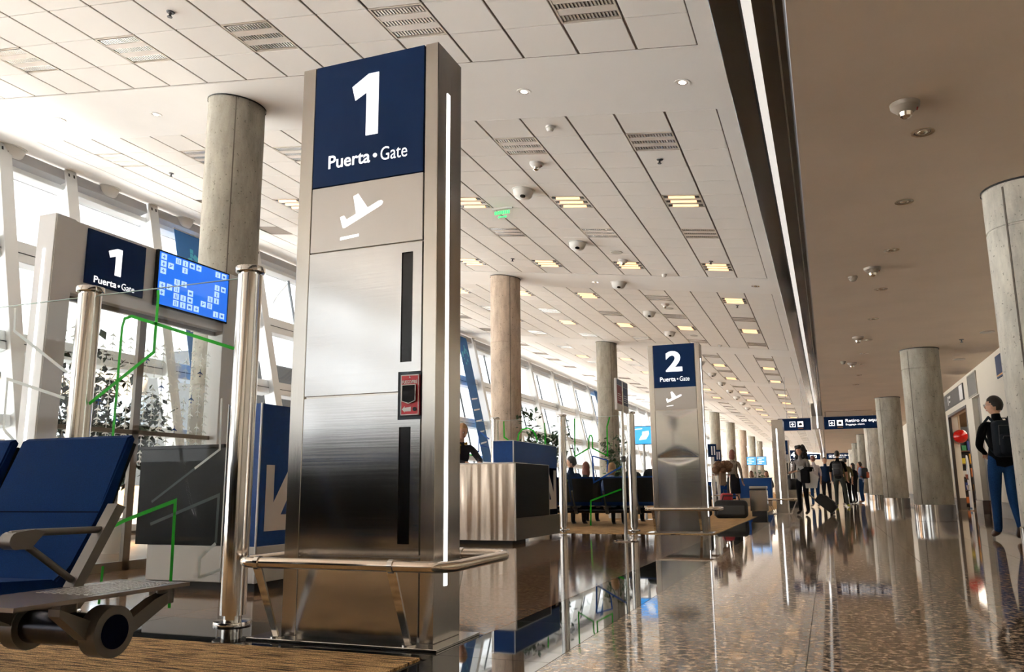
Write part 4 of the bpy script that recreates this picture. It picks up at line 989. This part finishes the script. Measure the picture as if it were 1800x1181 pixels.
# queue in the middle distance
TEE = cloth('white_shirt', (.55, .5, .52)); NAVYS = cloth('navy_sweater', (.008, .02, .05)); BLACKT = cloth('black_shirt', (.008, .008, .009)); GREYT = cloth('grey_green_trousers', (.05, .06, .055)); LBLUE = cloth('light_blue_shirt', (.25, .33, .55))
WSHOE = mat('pale_shoe', (.55, .5, .45), .5); YSHOE = mat('yellow_shoe', (.5, .5, .05), .5)
person('person in pale pink shirt and jeans behind the standing woman', (-.45, 30.6, 0), radians(25), TEE, JEANS, WSHOE, HAIRB, 0, short=True, pose=dict(el=(-.24, .02, 1.13), wl=(-.20, .22, 1.16)))
person('man in navy sweater facing the camera in the queue', (-.08, 32.6, 0), radians(172), NAVYS, DARKT, SHOE, HAIRD, 0, k=1.0)
person('tall man in black shirt and grey-green trousers seen from behind in the queue', (.33, 30.2, 0), radians(-10), BLACKT, GREYT, YSHOE, HAIRD, 0, short=True, k=1.08, pose=dict(kr=(.16, .04, .50), ar=(.2, -.03, .09), tr=(.24, .12, .035)))
person('man in dark clothes standing behind the tall man in the queue', (.62, 33.4, 0), radians(20), mat('olive_shirt', (.08, .07, .02), .8), BLACKC, WSHOE, HAIRD, 0, short=True)
person('dark-haired person in black beside the man with the light blue shirt', (1.0, 37.2, 0), radians(60), BLACKT, DARKT, SHOE, HAIRD, .05, k=.94)
person('man in light blue shirt and jeans looking down with an orange backpack', (1.28, 37.6, 0), radians(70), LBLUE, JEANS, mat('tan_shoe', (.4, .22, .13), .5), HAIRD, 0, k=.97, nod=-.4, pose=dict(wl=(-.1, .26, 1.15), wr=(.1, .26, 1.15)))
backpack('black backpack with orange pocket on the man in light blue', (1.36, 37.5, 1.24), radians(70), PACKD, mat('orange_pack', (.45, .10, .04), .6), .95)
backpack('black backpack on the tall man in the queue', (.32, 30.08, 1.28), radians(-10), PACKD, PACKD, .95)
pbg = thing('plastic_bag', 'white plastic bag hanging from the hand of the curly-haired woman, in front of the jeans', 'bag', (-.38, 21.93, .66))
MB().prism([(-.16, 0), (.10, 0), (.16, .28), (.03, .36), (.05, .48), (.0, .46), (-.02, .36), (-.18, .30)], .08, M=FRONT(0, .04, 0)).obj('bag_body', mat('white_plastic', (.6, .58, .56), .4), pbg); MB().tube([(.02, 0, .46), (.05, .02, .55), (.09, 0, .42)], .008, 6).obj('handle', M_printwhite, pbg)
su = thing('trolley_case', 'black wheeled suitcase tilted on the shiny floor in front of the queue', 'suitcase', (.14, 22.3, .085), (radians(-50), 0, radians(84)))
MB().box(-.19, .19, -.12, .12, .05, .56, bev=.04, seg=2).obj('shell', PACKD, su, smooth=60); MB().box(-.15, .15, -.15, -.11, .12, .45, bev=.02, seg=2).obj('front_pocket', PACKD, su, smooth=60)
hd = MB(); hd.tube([(-.1, .09, .55), (-.1, .09, .92), (.1, .09, .92), (.1, .09, .55)], .010, 8); hd.obj('pull_handle', M_reflect, su)
for s_ in (-1, 1): MB().cyl((s_*.15-.02, .09, .04), (s_*.15+.02, .09, .04), .035, n=14).obj('wheel', M_floordark, su)
du = thing('duffel_bag', 'big black travel bag on the carpet behind the gate 2 rail', 'bag', (-2.13, 19.65, .006), (0, 0, .06))
MB().box(-.37, .37, -.18, .18, 0, .40, bev=.09, seg=3).obj('bag_body', PACKD, du, smooth=60); MB().tube([(-.2, -.02, .38), (-.16, -.02, .50), (.16, -.02, .50), (.2, -.02, .38)], .015, 8).obj('handle', PACKD, du); MB().box(-.3, .3, -.19, -.17, .08, .28, bev=.01).obj('front_pocket', M_floordark, du)
# luggage trolley with coats beside the tweed woman
lt = thing('luggage_trolley', 'steel luggage trolley left of the tweed jacket woman', 'trolley', (-2.42, 20.9, .006), (0, 0, .25))
f = MB(); f.tube([(-.22, -.4, .12), (-.22, .35, .12), (.22, .35, .12), (.22, -.4, .12)], .016, 8); f.tube([(-.22, .35, .12), (-.22, .45, .75), (-.22, .36, 1.0), (.22, .36, 1.0), (.22, .45, .75), (.22, .35, .12)], .016, 8); f.tube([(-.22, .41, .5), (.22, .41, .5)], .012, 8); f.obj('frame', M_chrome, lt)
for x, y in ((-.2, .3), (.2, .3), (0, -.38)): MB().cyl((x-.02, y, .06), (x+.02, y, .06), .06, n=14).obj('wheel', M_floordark, lt)
ct = thing('brown_coat', 'brown furry coat lying on top of the luggage trolley', 'coat', (-2.44, 21.22, 1.09), (0, 0, .25)); b = MB()
for i in range(22): b.ell((random.uniform(-.2, .2), random.uniform(-.1, .1), random.uniform(0, .2)), (.10, .09, .08), 7, 5)
b.obj('fur', mat('brown_fur', (.12, .06, .03), .95, noise=.5, nscale=50), ct, smooth=70); MB().box(-.13, .05, -.12, -.06, -.35, .05, bev=.03).obj('sleeve', mat('tan_coat_cloth', (.2, .13, .08), .9), ct)
rb = thing('red_bag', 'red bag on the luggage trolley', 'bag', (-2.35, 20.75, .14), (0, 0, .25)); MB().box(-.14, .14, -.16, .16, 0, .42, bev=.07, seg=3).obj('bag_body', mat('red_cloth', (.32, .01, .015), .6), rb, smooth=60); MB().tube([(-.06, 0, .40), (-.05, 0, .5), (.05, 0, .5), (.06, 0, .40)], .012, 6).obj('handle', PACKD, rb)
bs = thing('black_suitcase', 'upright black suitcase on the carpet between pylon 2 and the trolley', 'suitcase', (-2.74, 19.75, .006), (0, 0, .1)); MB().box(-.16, .16, -.12, .12, .04, .74, bev=.05, seg=3).obj('shell', PACKD, bs, smooth=60); MB().tube([(-.06, 0, .73), (-.05, 0, .78), (.05, 0, .78), (.06, 0, .73)], .01, 6).obj('handle', M_floordark, bs)
# people sitting at gate 2 (seen over the seat backs) and the clerk
for x, hr, ln, tn, lab, tp, kk in ((-5.45, HAIRD, 0, 1.2, 'seated person, only a dark head showing at the left end of the seat row', BLACKT, .93), (-4.75, HAIRD, 0, 1.35, 'dark-haired man in profile sitting in the gate 2 row, hand at his mouth', NAVYS, 1.03), (-4.80, HAIRB, .12, .2, 'seated person with reddish hair right behind the dark-haired man', GREYT, .97),
        (-3.92, HAIRL, .04, -.3, 'fair-haired child sitting low in the gate 2 seat row', LBLUE, .92), (-3.84, HAIRG, .05, .1, 'grey-haired person in the gate 2 seat row behind the sign pole', GREYT, 1.06), (-3.05, HAIRB, .10, 0, 'brown-haired person at the right end of the gate 2 seat row', BLACKT, 1.09)):
    person(lab, (x, 15.72 if 'behind' not in lab else 16.95, -.04*kk), 0, tp, DARKT, SHOE, hr, ln, sit=True, k=kk, turn=tn, pose=dict(wl=(-.06, .10, 1.06), el=(-.2, .1, .8)) if 'mouth' in lab else None)
person('fair-haired clerk in dark uniform leaning on the gate 2 counter', (-5.03, 10.98, 0), radians(222), cloth('dark_uniform', (.02, .016, .02)), DARKT, SHOE, HAIRL, .07, k=.97, nod=.35, turn=.35, pose=dict(nk=(0, .10, 1.40), hd=(0, .14, 1.47), ht=(0, .155, 1.54), ch=(0, .06, 1.24), sl=(-.17, .06, 1.35), sr=(.17, .06, 1.35), el=(-.24, .32, 1.13), wl=(-.13, .60, 1.10), er=(.22, .34, 1.13), wr=(.12, .66, 1.10)))
sc = thing('neck_scarf', 'yellow scarf on the gate 2 clerk', 'scarf', (-4.96, 10.89, 1.36)); MB().tube([(-.07, .07, 0), (0, -.05, -.03), (.07, .07, 0)], .022, 8).obj('loop', mat('yellow_scarf', (.6, .36, .03), .7), sc); MB().box(-.02, .03, -.085, -.06, -.16, -.02, bev=.008).obj('tail', bpy.data.materials['yellow_scarf'], sc)
for x, hr, lab in ((-2.75, HAIRB, 'distant seated person with reddish hair on the far blue bench'), (-2.2, HAIRD, 'distant seated person with black hair on the far blue bench')):
    person(lab, (x, 32.95, -.03), pi, BLACKT, DARKT, SHOE, hr, .03, sit=True)

# ================================================================== SIGNS, SCREENS, BINS
# hanging direction signs across the concourse
def hang_sign(y, label, far=False):
    t = thing('direction_sign', label, 'sign', (0, y, 0)); M_n = M_navy
    MB().box(-1.74, -.50, -.08, .08, 2.93, 3.40, bev=.004).obj('left_panel', M_n, t); MB().box(.0, 2.6, -.08, .08, 2.93, 3.42, bev=.004).obj('right_panel', M_n, t)
    c = MB(); c.box(-.455, -.035, -.10, .10, 2.95, 3.47, bev=.004); c.obj('centre_block', M_matsteel, t)
    MB().box(-.268, -.222, -.104, -.099, 2.99, 3.47).obj('light_slot', M_led, t, smooth=0)
    e = MB(); e.box(-1.75, -.49, -.085, .085, 3.40, 3.42).box(-1.75, -.49, -.085, .085, 2.915, 2.93); e.obj('edge_profile', M_matsteel, t, smooth=0)
    for x in (-1.4, -.8, .5, 1.8): MB().cyl((x, 0, 3.40), (x, 0, 3.475 if x > 0 else cz(x)), .012, n=8).obj('hanger', M_matsteel, t)
    def icons(x):
        Mx = FRONT(x, -.082, 3.06)
        fr_ = MB()
        for a in ((0, .22, 0, .022), (0, .22, .198, .22), (0, .022, 0, .22), (.198, .22, 0, .22)): fr_.prism([(a[0], a[2]), (a[1], a[2]), (a[1], a[3]), (a[0], a[3])], .003, M=Mx)
        fr_.prism([(.095, .04), (.125, .04), (.125, .115), (.16, .08), (.18, .10), (.11, .17), (.04, .10), (.06, .08), (.095, .115)], .003, M=Mx); fr_.obj('arrow_pictogram', M_signwhite, t, smooth=0)
        w_ = MB(); w_.prism([(.30, 0), (.52, 0), (.52, .22), (.30, .22)], .003, M=Mx); w_.obj('white_tile', M_signwhite, t, smooth=0)
        k_ = MB(); k_.prism([(.35, .06), (.47, .06), (.47, .145), (.35, .145)], .0045, M=Mx); k_.prism([(.39, .145), (.43, .145), (.43, .165), (.39, .165)], .0045, M=Mx); k_.obj('suitcase_pictogram', M_dark, t, smooth=0)
        MB().prism([(.31, -.075), (.51, -.075), (.51, -.06), (.31, -.06)], .003, M=Mx).obj('underline', mat('sign_orange', (.6, .25, .02), .5), t, smooth=0)
    icons(-1.30); icons(.18)
    text('Retiro de equipaje', M_signwhite, t, FRONT(.80, -.083, 3.15), w=1.50, h=.16, bold=.022); text('Baggage claim', M_signwhite, t, FRONT(.80, -.083, 3.045), w=.68, h=.085, bold=.012)
hang_sign(35.0, 'navy overhead baggage claim sign with white lettering spanning the concourse')
hang_sign(74.0, 'second navy overhead sign far down the concourse above the queue')
# pole with two posters in the gate 2 lane
ps = thing('poster_stand', 'slim steel poster stand with red and navy posters in front of gate 2 screen', 'sign stand', (-2.60, 11.08, 0))
MB().cyl((0, 0, .012), (0, 0, 2.02), .024, n=16).obj('pole', M_chrome, ps); MB().lathe([(0, 0), (.165, 0), (.168, .006), (.16, .014), (.03, .02), (0, .02)], 32).obj('base', M_chrome, ps); MB().lathe([(.026, 1.05), (.034, 1.06), (.034, 1.12), (.026, 1.13)], 16).obj('clamp', M_floordark, ps)
for ya, m_, l_ in ((-.33, mat('red_poster', (.32, .02, .03), .4), 'red poster'), (.03, mat('navy_poster', (.02, .045, .14), .4), 'navy poster')):
    pnl = MB().box(-.018, .018, ya, ya+.30, 1.74, 2.17, bev=.003).obj('poster_panel', M_domewhite, ps); pnl['label'] = l_
    MB().box(.018, .020, ya+.012, ya+.288, 1.83, 2.08).obj('print_field', m_, pnl, smooth=0); MB().box(.018, .020, ya+.012, ya+.288, 2.085, 2.155).obj('print_header', mat('poster_header', (.12, .14, .2), .4), pnl, smooth=0)
    ln_ = MB()
    for q in range(4): ln_.box(.020, .0215, ya+.04, ya+.25-.05*(q % 2), 1.87+q*.03, 1.878+q*.03)
    ln_.obj('print_lines', M_printwhite, pnl, smooth=0)['kind'] = 'stuff'
# monitor on a pole beside pylon 2
mo = thing('monitor_stand', 'blue glowing monitor on a slim pole left of the gate 2 pylon', 'screen', (-3.84, 18.4, 0), (0, 0, radians(12)))
MB().box(-.26, .26, -.03, .03, 1.66, 2.08, bev=.006).obj('bezel', M_black, mo); MB().cyl((0, .02, .02), (0, .02, 1.7), .03, n=14).obj('pole', M_facade, mo); MB().lathe([(0, 0), (.2, 0), (.2, .015), (0, .02)], 24).obj('base', M_chrome, mo)
MB().box(-.245, .245, -.032, -.030, 1.675, 2.065).obj('display', mat('monitor_blue', (.05, .3, .8), .3, emit=(.06, .36, .85), es=.55), mo, smooth=0)
dv = MB(); dv.prism([(-.10, -.10), (.06, -.08), (.12, .02), (-.05, .0)], .002, M=FRONT(0, -.033, 1.86)); dv.prism([(-.03, .01), (.13, .03), (.12, .11), (-.02, .09)], .002, M=FRONT(0, -.033, 1.86)); dv.prism([(-.2, .13), (-.02, .15), (-.02, .17), (-.2, .15)], .002, M=FRONT(0, -.033, 1.86)); dv.obj('device_picture', M_signwhite, mo, smooth=0)
# paired monitors and info boards further on
tw_ = thing('twin_monitors', 'pair of far blue monitors side by side above the distant blue seats', 'screen', (-2.76, 36, 1.60)); 
for i, x in enumerate((-.40, .01)):
    MB().box(x, x+.39, -.03, .03, 0, .35, bev=.004).obj('bezel', M_black, tw_); MB().box(x+.012, x+.378, -.032, -.03, .012, .338).obj('display', mat('far_screen', (.1, .35, .8), .3, emit=(.10, .38, .85), es=.55), tw_, smooth=0)
    pc = MB()
    for q in range(4): pc.box(x+.03+.05*(q % 2), x+.2+.1*(q % 2), -.034, -.032, .06+q*.07, .09+q*.07)
    pc.obj('picture', M_signwhite, tw_, smooth=0)
MB().cyl((0, .03, -1.6), (0, .03, .1), .03, n=12).obj('pole', M_facade, tw_)
for i, (x, y) in enumerate(((-3.30, 26.0), (-3.66, 30.2))):
    ib = thing('notice_board', 'narrow navy notice board on a white post, %s of the two beyond pylon 2' % ('nearer', 'farther')[i], 'notice board', (x, y, 0), (0, 0, radians(20)))
    MB().box(-.13, .13, -.02, .02, 1.62, 2.02, bev=.003).obj('board', M_navy, ib); MB().box(-.03, .01, -.024, -.02, 1.68, 1.95).obj('print', M_printwhite, ib, smooth=0); MB().box(.05, .09, -.024, -.02, 1.68, 1.95).obj('print', M_printwhite, ib, smooth=0); MB().box(-.05, .05, -.015, .015, 0, 1.62).obj('post', M_facade, ib, smooth=0)
def bin_(x, y, label, w=.40, h=.72, m=None):
    t = thing('litter_bin', label, 'bin', (x, y, 0), (0, 0, 0), 'steel litter bins')
    MB().box(-w/2, w/2, -.18, .18, .13, h-.10, bev=.008).obj('body', M_steelv, t); MB().box(-w/2+.03, w/2-.03, -.15, .15, 0, .13).obj('plinth', M_floordark, t, smooth=0)
    MB().box(-w/2, w/2, -.18, .18, h-.06, h, bev=.008).obj('lid', M_matsteel, t); MB().box(-w/2+.02, w/2-.02, -.16, .16, h-.10, h-.06).obj('slot_band', M_floordark, t, smooth=0)
bin_(-1.60, 20.9, 'grey steel litter bin in front of the edge-on pylon')
bin_(-1.62, 31.8, 'small grey litter bin below the gate 3 sign', .42, .80)
bin_(-1.30, 34.4, 'farthest steel litter bin left of the standing woman legs', .45, .80)

# ================================================================== PLANTS
M_bark = mat('bark', (.10, .07, .045), .9)
def ficus(label, loc, h, r, seed, leafm, n=420):
    rd = random.Random(seed); t = thing('potted_ficus', label, 'plant', loc)
    MB().lathe([(0, 0), (.17, 0), (.21, .36), (.215, .40), (.18, .40), (.175, .36), (0, .36)], 20).obj('pot', M_domewhite, t)
    st = MB(); tips = []
    for i in range(9):
        a = rd.uniform(0, 2*pi); e_ = Vector((cos(a)*r*rd.uniform(.3, .9), sin(a)*r*rd.uniform(.3, .9), h*rd.uniform(.55, .97)))
        s_ = Vector((0, 0, h*rd.uniform(.25, .5))); m_ = s_.lerp(e_, .5)+Vector((0, 0, .08)); st.tube([s_, m_, e_], [.012, .008, .004], 5); tips += [s_.lerp(m_, .7), m_, m_.lerp(e_, .5), e_]
    st.tube([(0, 0, .35), (.01, .02, h*.45), (0, 0, h*.7)], [.028, .022, .01], 7); st.obj('stem', M_bark, t)
    lv = MB()
    for i in range(n):
        p = rd.choice(tips)+Vector((rd.gauss(0, r*.22), rd.gauss(0, r*.22), rd.gauss(0, r*.22))); L_ = rd.uniform(.09, .15)
        M = Matrix.Translation(p) @ Euler((rd.uniform(-1.2, .4), rd.uniform(-.6, .6), rd.uniform(0, 6.3))).to_matrix().to_4x4()
        v = [M @ Vector(q) for q in ((0, 0, 0), (L_*.30, L_*.45, -.004), (0, L_, -.02), (-L_*.30, L_*.45, -.004), (0, L_*.45, .008))]
        b = lv.bm; q = [b.verts.new(x) for x in v]
        for f_ in ((0, 1, 4), (1, 2, 4), (2, 3, 4), (3, 0, 4)): b.faces.new([q[z] for z in f_])
    o = lv.obj('leaves', leafm, t, smooth=0); o['kind'] = 'stuff'
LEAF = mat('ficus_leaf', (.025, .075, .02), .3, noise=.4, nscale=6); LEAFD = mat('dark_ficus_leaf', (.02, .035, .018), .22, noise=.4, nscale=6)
ficus('leafy potted ficus behind the gate 2 counter and its glass screen', (-5.05, 14.6, .006), 2.2, .5, 1, LEAF, 800)
ficus('potted ficus between the gate 2 screen post and the monitor', (-4.75, 19.3, .006), 1.95, .35, 5, LEAF, 360)
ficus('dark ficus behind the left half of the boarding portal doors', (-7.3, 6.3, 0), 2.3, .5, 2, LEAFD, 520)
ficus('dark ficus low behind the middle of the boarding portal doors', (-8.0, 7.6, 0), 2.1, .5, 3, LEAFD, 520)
ficus('distant green plant beside the far blue seats', (-2.75, 37.5, 0), 1.5, .3, 4, LEAF, 200)

# ================================================================== SHOP BEHIND THE RIGHT WALL
sr = MB(); sr.box(8.0, 8.2, 20, 56, 0, 3.5).box(3.72, 8.2, 19.8, 20, 0, 3.5).box(3.72, 8.2, 55.8, 56, 0, 3.5)
struct(sr.obj('wall_shop', mat('shop_wall', (.10, .12, .11), .7), smooth=0)); struct(MB().box(3.5, 8.2, 19.8, 56, -.02, .0).obj('floor_shop', M_granite, smooth=0)); struct(MB().box(3.72, 8.2, 20, 56, 3.3, 3.35).obj('ceiling_shop', mat('shop_ceiling', (.20, .13, .08), .8), smooth=0))
for y in (24.6, 25.6, 26.6): MB().box(3.8, 8, y-.06, y+.06, 3.18, 3.28).obj('ceiling_slat', mat('slat_brown', (.12, .09, .06), .6), bpy.data.objects['ceiling_shop'], smooth=0)
rl = thing('pendant_lamp', 'red glossy oval pendant hung on two cords inside the shop door', 'lamp', (3.74, 27.4, 2.12))
b = MB(); b.ell((0, 0, 0), (.20, .24, .20), 20, 12); b.obj('shade', mat('red_gloss', (.55, .012, .008), .12), rl, smooth=70)
for s_ in (-1, 1): MB().cyl((0, s_*.09, .12), (0, s_*.06, 1.24), .012, n=8).obj('cord', mat('cord_tan', (.5, .38, .25), .7), rl)
sf = thing('display_stand', 'white slender pointed display stand with small shelves in the shop door', 'display', (3.66, 26.1, 0))
out = [(-.17, 0), (.17, 0), (.18, .5), (.16, 1.1), (.11, 1.36), (.0, 1.50), (-.11, 1.36), (-.16, 1.1), (-.18, .5)]
MB().prism(out, .04, M=LEFT(.02, 0, .02)).obj('board', M_facade, sf); 
for z_ in (.55, .85): MB().box(-.09, .02, -.13, .13, z_, z_+.014).obj('shelf', M_floordark, sf, smooth=0)
MB().box(-.025, -.018, -.17, .17, .03, .09).obj('blue_base', mat('blue_band', (.02, .14, .3), .5), sf, smooth=0); MB().box(-.025, -.019, .02, .06, 1.15, 1.42).obj('blue_stripe', bpy.data.materials['blue_band'], sf, smooth=0)
for z_, m_, l_ in ((.565, (.7, .65, .62), 'white souvenir cup on the lower shelf of the display stand'), (.865, (.35, .10, .06), 'red-brown souvenir pot on the upper shelf of the display stand')):
    c_ = thing('souvenir_cup', l_, 'cup', (3.625, 26.1, z_)); MB().lathe([(0, 0), (.03, 0), (.045, .09), (.05, .13), (.044, .13), (.03, .01)], 16).obj('cup', mat('cup_glaze_%d' % int(z_*100), m_, .3), c_)
pal = [(.5, .25, .02), (.5, .4, .02), (.03, .05, .2), (.5, .48, .45), (.35, .02, .03), (.03, .2, .08), (.02, .02, .025), (.45, .12, .02)]
palm = [mat('shop_goods_%d' % i, c, .5) for i, c in enumerate(pal)]; rd = random.Random(11)
for s_i, (x, y, w_s, where) in enumerate(((3.86, 30.5, 1.0, 'through the shop door'), (4.25, 53.0, 1.9, 'between the columns'))):
    sh = thing('shop_shelf', 'dark shop shelf full of colourful goods %s' % where, 'shelf', (x, y, 0))
    MB().box(0, w_s, .26, .30, 0, 2.6).obj('back_panel', M_floordark, sh, smooth=0)
    for k_ in range(6): MB().box(0, w_s, -.05, .27, .10+k_*.42, .13+k_*.42).obj('board', mat('shelf_brown', (.10, .05, .025), .5), sh, smooth=0)
    for xx in (0, w_s-.03): MB().box(xx, xx+.03, -.05, .27, 0, 2.6).obj('side_panel', M_floordark, sh, smooth=0)
    for k_ in range(6):
        q0 = .06; n_ = 0
        while q0 < w_s-.24:
            ww = rd.uniform(.11, .2); hh = rd.uniform(.16, .33); q = rd.randrange(8)
            bx = MB().box(0, ww, 0, .18, 0, hh, bev=.01).obj('goods_box', palm[q], None, (x+q0, y, .131+k_*.42)); q0 += ww+rd.uniform(.03, .12); n_ += 1
            tag(bx, '%s goods box, %s on the %s board of the shelf %s' % (['orange', 'yellow', 'navy', 'cream', 'red', 'green', 'black', 'rust'][q], ordn(n_-1), ordn(k_), where), 'box', 'goods on the shop shelves')
lampS = bpy.data.lights.new('shop_lamp', 'AREA'); lampS.energy = 260; lampS.color = (1, .85, .68); lampS.shape = 'RECTANGLE'; lampS.size = 2; lampS.size_y = 20
link('shop_lamp', lampS, None, (5.6, 31, 3.25))
# wall signs
hs = thing('shop_sign', 'dark grey shop fascia sign with white pictogram above the shop door', 'sign', (3.47, 24.05, 2.90))
MB().box(-.02, .02, 0, 4.3, 0, .44, bev=.004).obj('panel', mat('fascia_grey', (.045, .042, .038), .4), hs); MB().box(-.024, -.02, .08, .62, .03, .41).obj('white_field', M_printwhite, hs, smooth=0)
f = MB()
for q in ((0, .04, 0, .26), (.12, .16, 0, .26), (0, .16, .12, .16), (0, .16, .22, .26)): f.prism([(q[0], q[2]), (q[1], q[2]), (q[1], q[3]), (q[0], q[3])], .003, M=LEFT(-.021, 2.9, .09))
for q in ((.24, .58, .18, .25), (.24, .50, .06, .11)): f.prism([(q[0], q[2]), (q[1], q[2]), (q[1], q[3]), (q[0], q[3])], .003, M=LEFT(-.021, 2.9, .09))
f.obj('pictogram', M_printwhite, hs, smooth=0)['kind'] = 'stuff'
wp = thing('wall_panel', 'plain dark square panel on the cream wall above the recess', 'panel', (3.475, 22.05, 2.87)); MB().box(-.015, .015, 0, 1.2, 0, .50, bev=.003).obj('panel', mat('panel_grey', (.07, .065, .055), .4), wp); e = MB(); e.box(-.02, .015, -.03, 0, -.03, .53).box(-.02, .015, 1.2, 1.23, -.03, .53).box(-.02, .015, 0, 1.2, -.03, 0).box(-.02, .015, 0, 1.2, .5, .53); e.obj('frame', mat('panel_frame', (.3, .27, .22), .4), wp, smooth=0)
sg = thing('wall_sign', 'navy wall sign with an orange line half hidden by the near right column', 'sign', (3.47, 18.5, 2.88)); MB().box(-.02, .02, 0, .95, 0, .46, bev=.004).obj('panel', M_navy, sg); MB().box(-.023, -.02, .05, .9, .03, .06).obj('orange_line', mat('sign_orange2', (.6, .25, .02), .5), sg, smooth=0)

# ================================================================== OUTSIDE THE WINDOWS
jb = thing('jet_bridge', 'pale passenger boarding bridge outside the windows behind the portal', 'boarding bridge', (-19.5, 20.0, -3.0))
M_jb = mat('bridge_beige', (.060, .046, .034), .7, spec=.1); M_jbg = mat('bridge_grey', (.085, .085, .085), .6, spec=.1)
MB().box(-8, 2.2, -1.5, 1.5, 4.6, 7.3, bev=.03).obj('tunnel', M_jb, jb); MB().box(1.6, 3.6, -2.2, 2.2, 4.3, 7.6, bev=.05).obj('cab', M_jbg, jb); MB().box(-8, 2.2, -1.56, -1.5, 5.4, 6.5).obj('window_band', mat('bridge_window', (.12, .14, .16), .2), jb, smooth=0)
MB().cyl((-3, 0, 0), (-3, 0, 4.6), .22, n=14).obj('leg', M_jbg, jb); MB().cyl((.8, 0, 0), (.8, 0, 4.6), .2, n=14).obj('leg', M_jbg, jb); MB().box(-3.6, 1.4, -.25, .25, 3.9, 4.6).obj('girder', M_jbg, jb)
hb_ = thing('terminal_block', 'tan building with slanting stripes outside the left windows', 'building', (-40, 26, -3.0))
MB().box(-6, 6, -9, 9, 0, 9.0, bev=.05).obj('wall', mat('tan_wall', (.035, .027, .020), .8, spec=.05), hb_)
s2 = MB()
for q in range(6): s2.prism([(-8.5+q*3, 3), (-7.6+q*3, 3), (-6.0+q*3, 8.4), (-6.9+q*3, 8.4)], .08, M=RIGHT(6.0, 0, 0))
s2.obj('stripes', mat('orange_stripe', (.085, .042, .018), .8, spec=.05), hb_, smooth=0); MB().box(-6.3, 6.3, -9.3, 9.3, 9.0, 9.5).obj('roof_edge', M_jbg, hb_)
lp = thing('flood_light', 'white floodlight mast outside the window beyond the gate 1 posts', 'lamp post', (-22.5, 33, -3)); MB().cyl((0, 0, 0), (0, 0, 9.2), .16, .10, n=12).obj('mast', M_jbg, lp); MB().box(-.9, .9, -.1, .1, 9.1, 9.3).obj('crossarm', M_jbg, lp)
for x in (-.75, -.25, .25, .75): MB().box(x-.18, x+.18, -.3, .1, 8.75, 9.1, bev=.02).obj('lamp_head', M_facadegrey, lp)
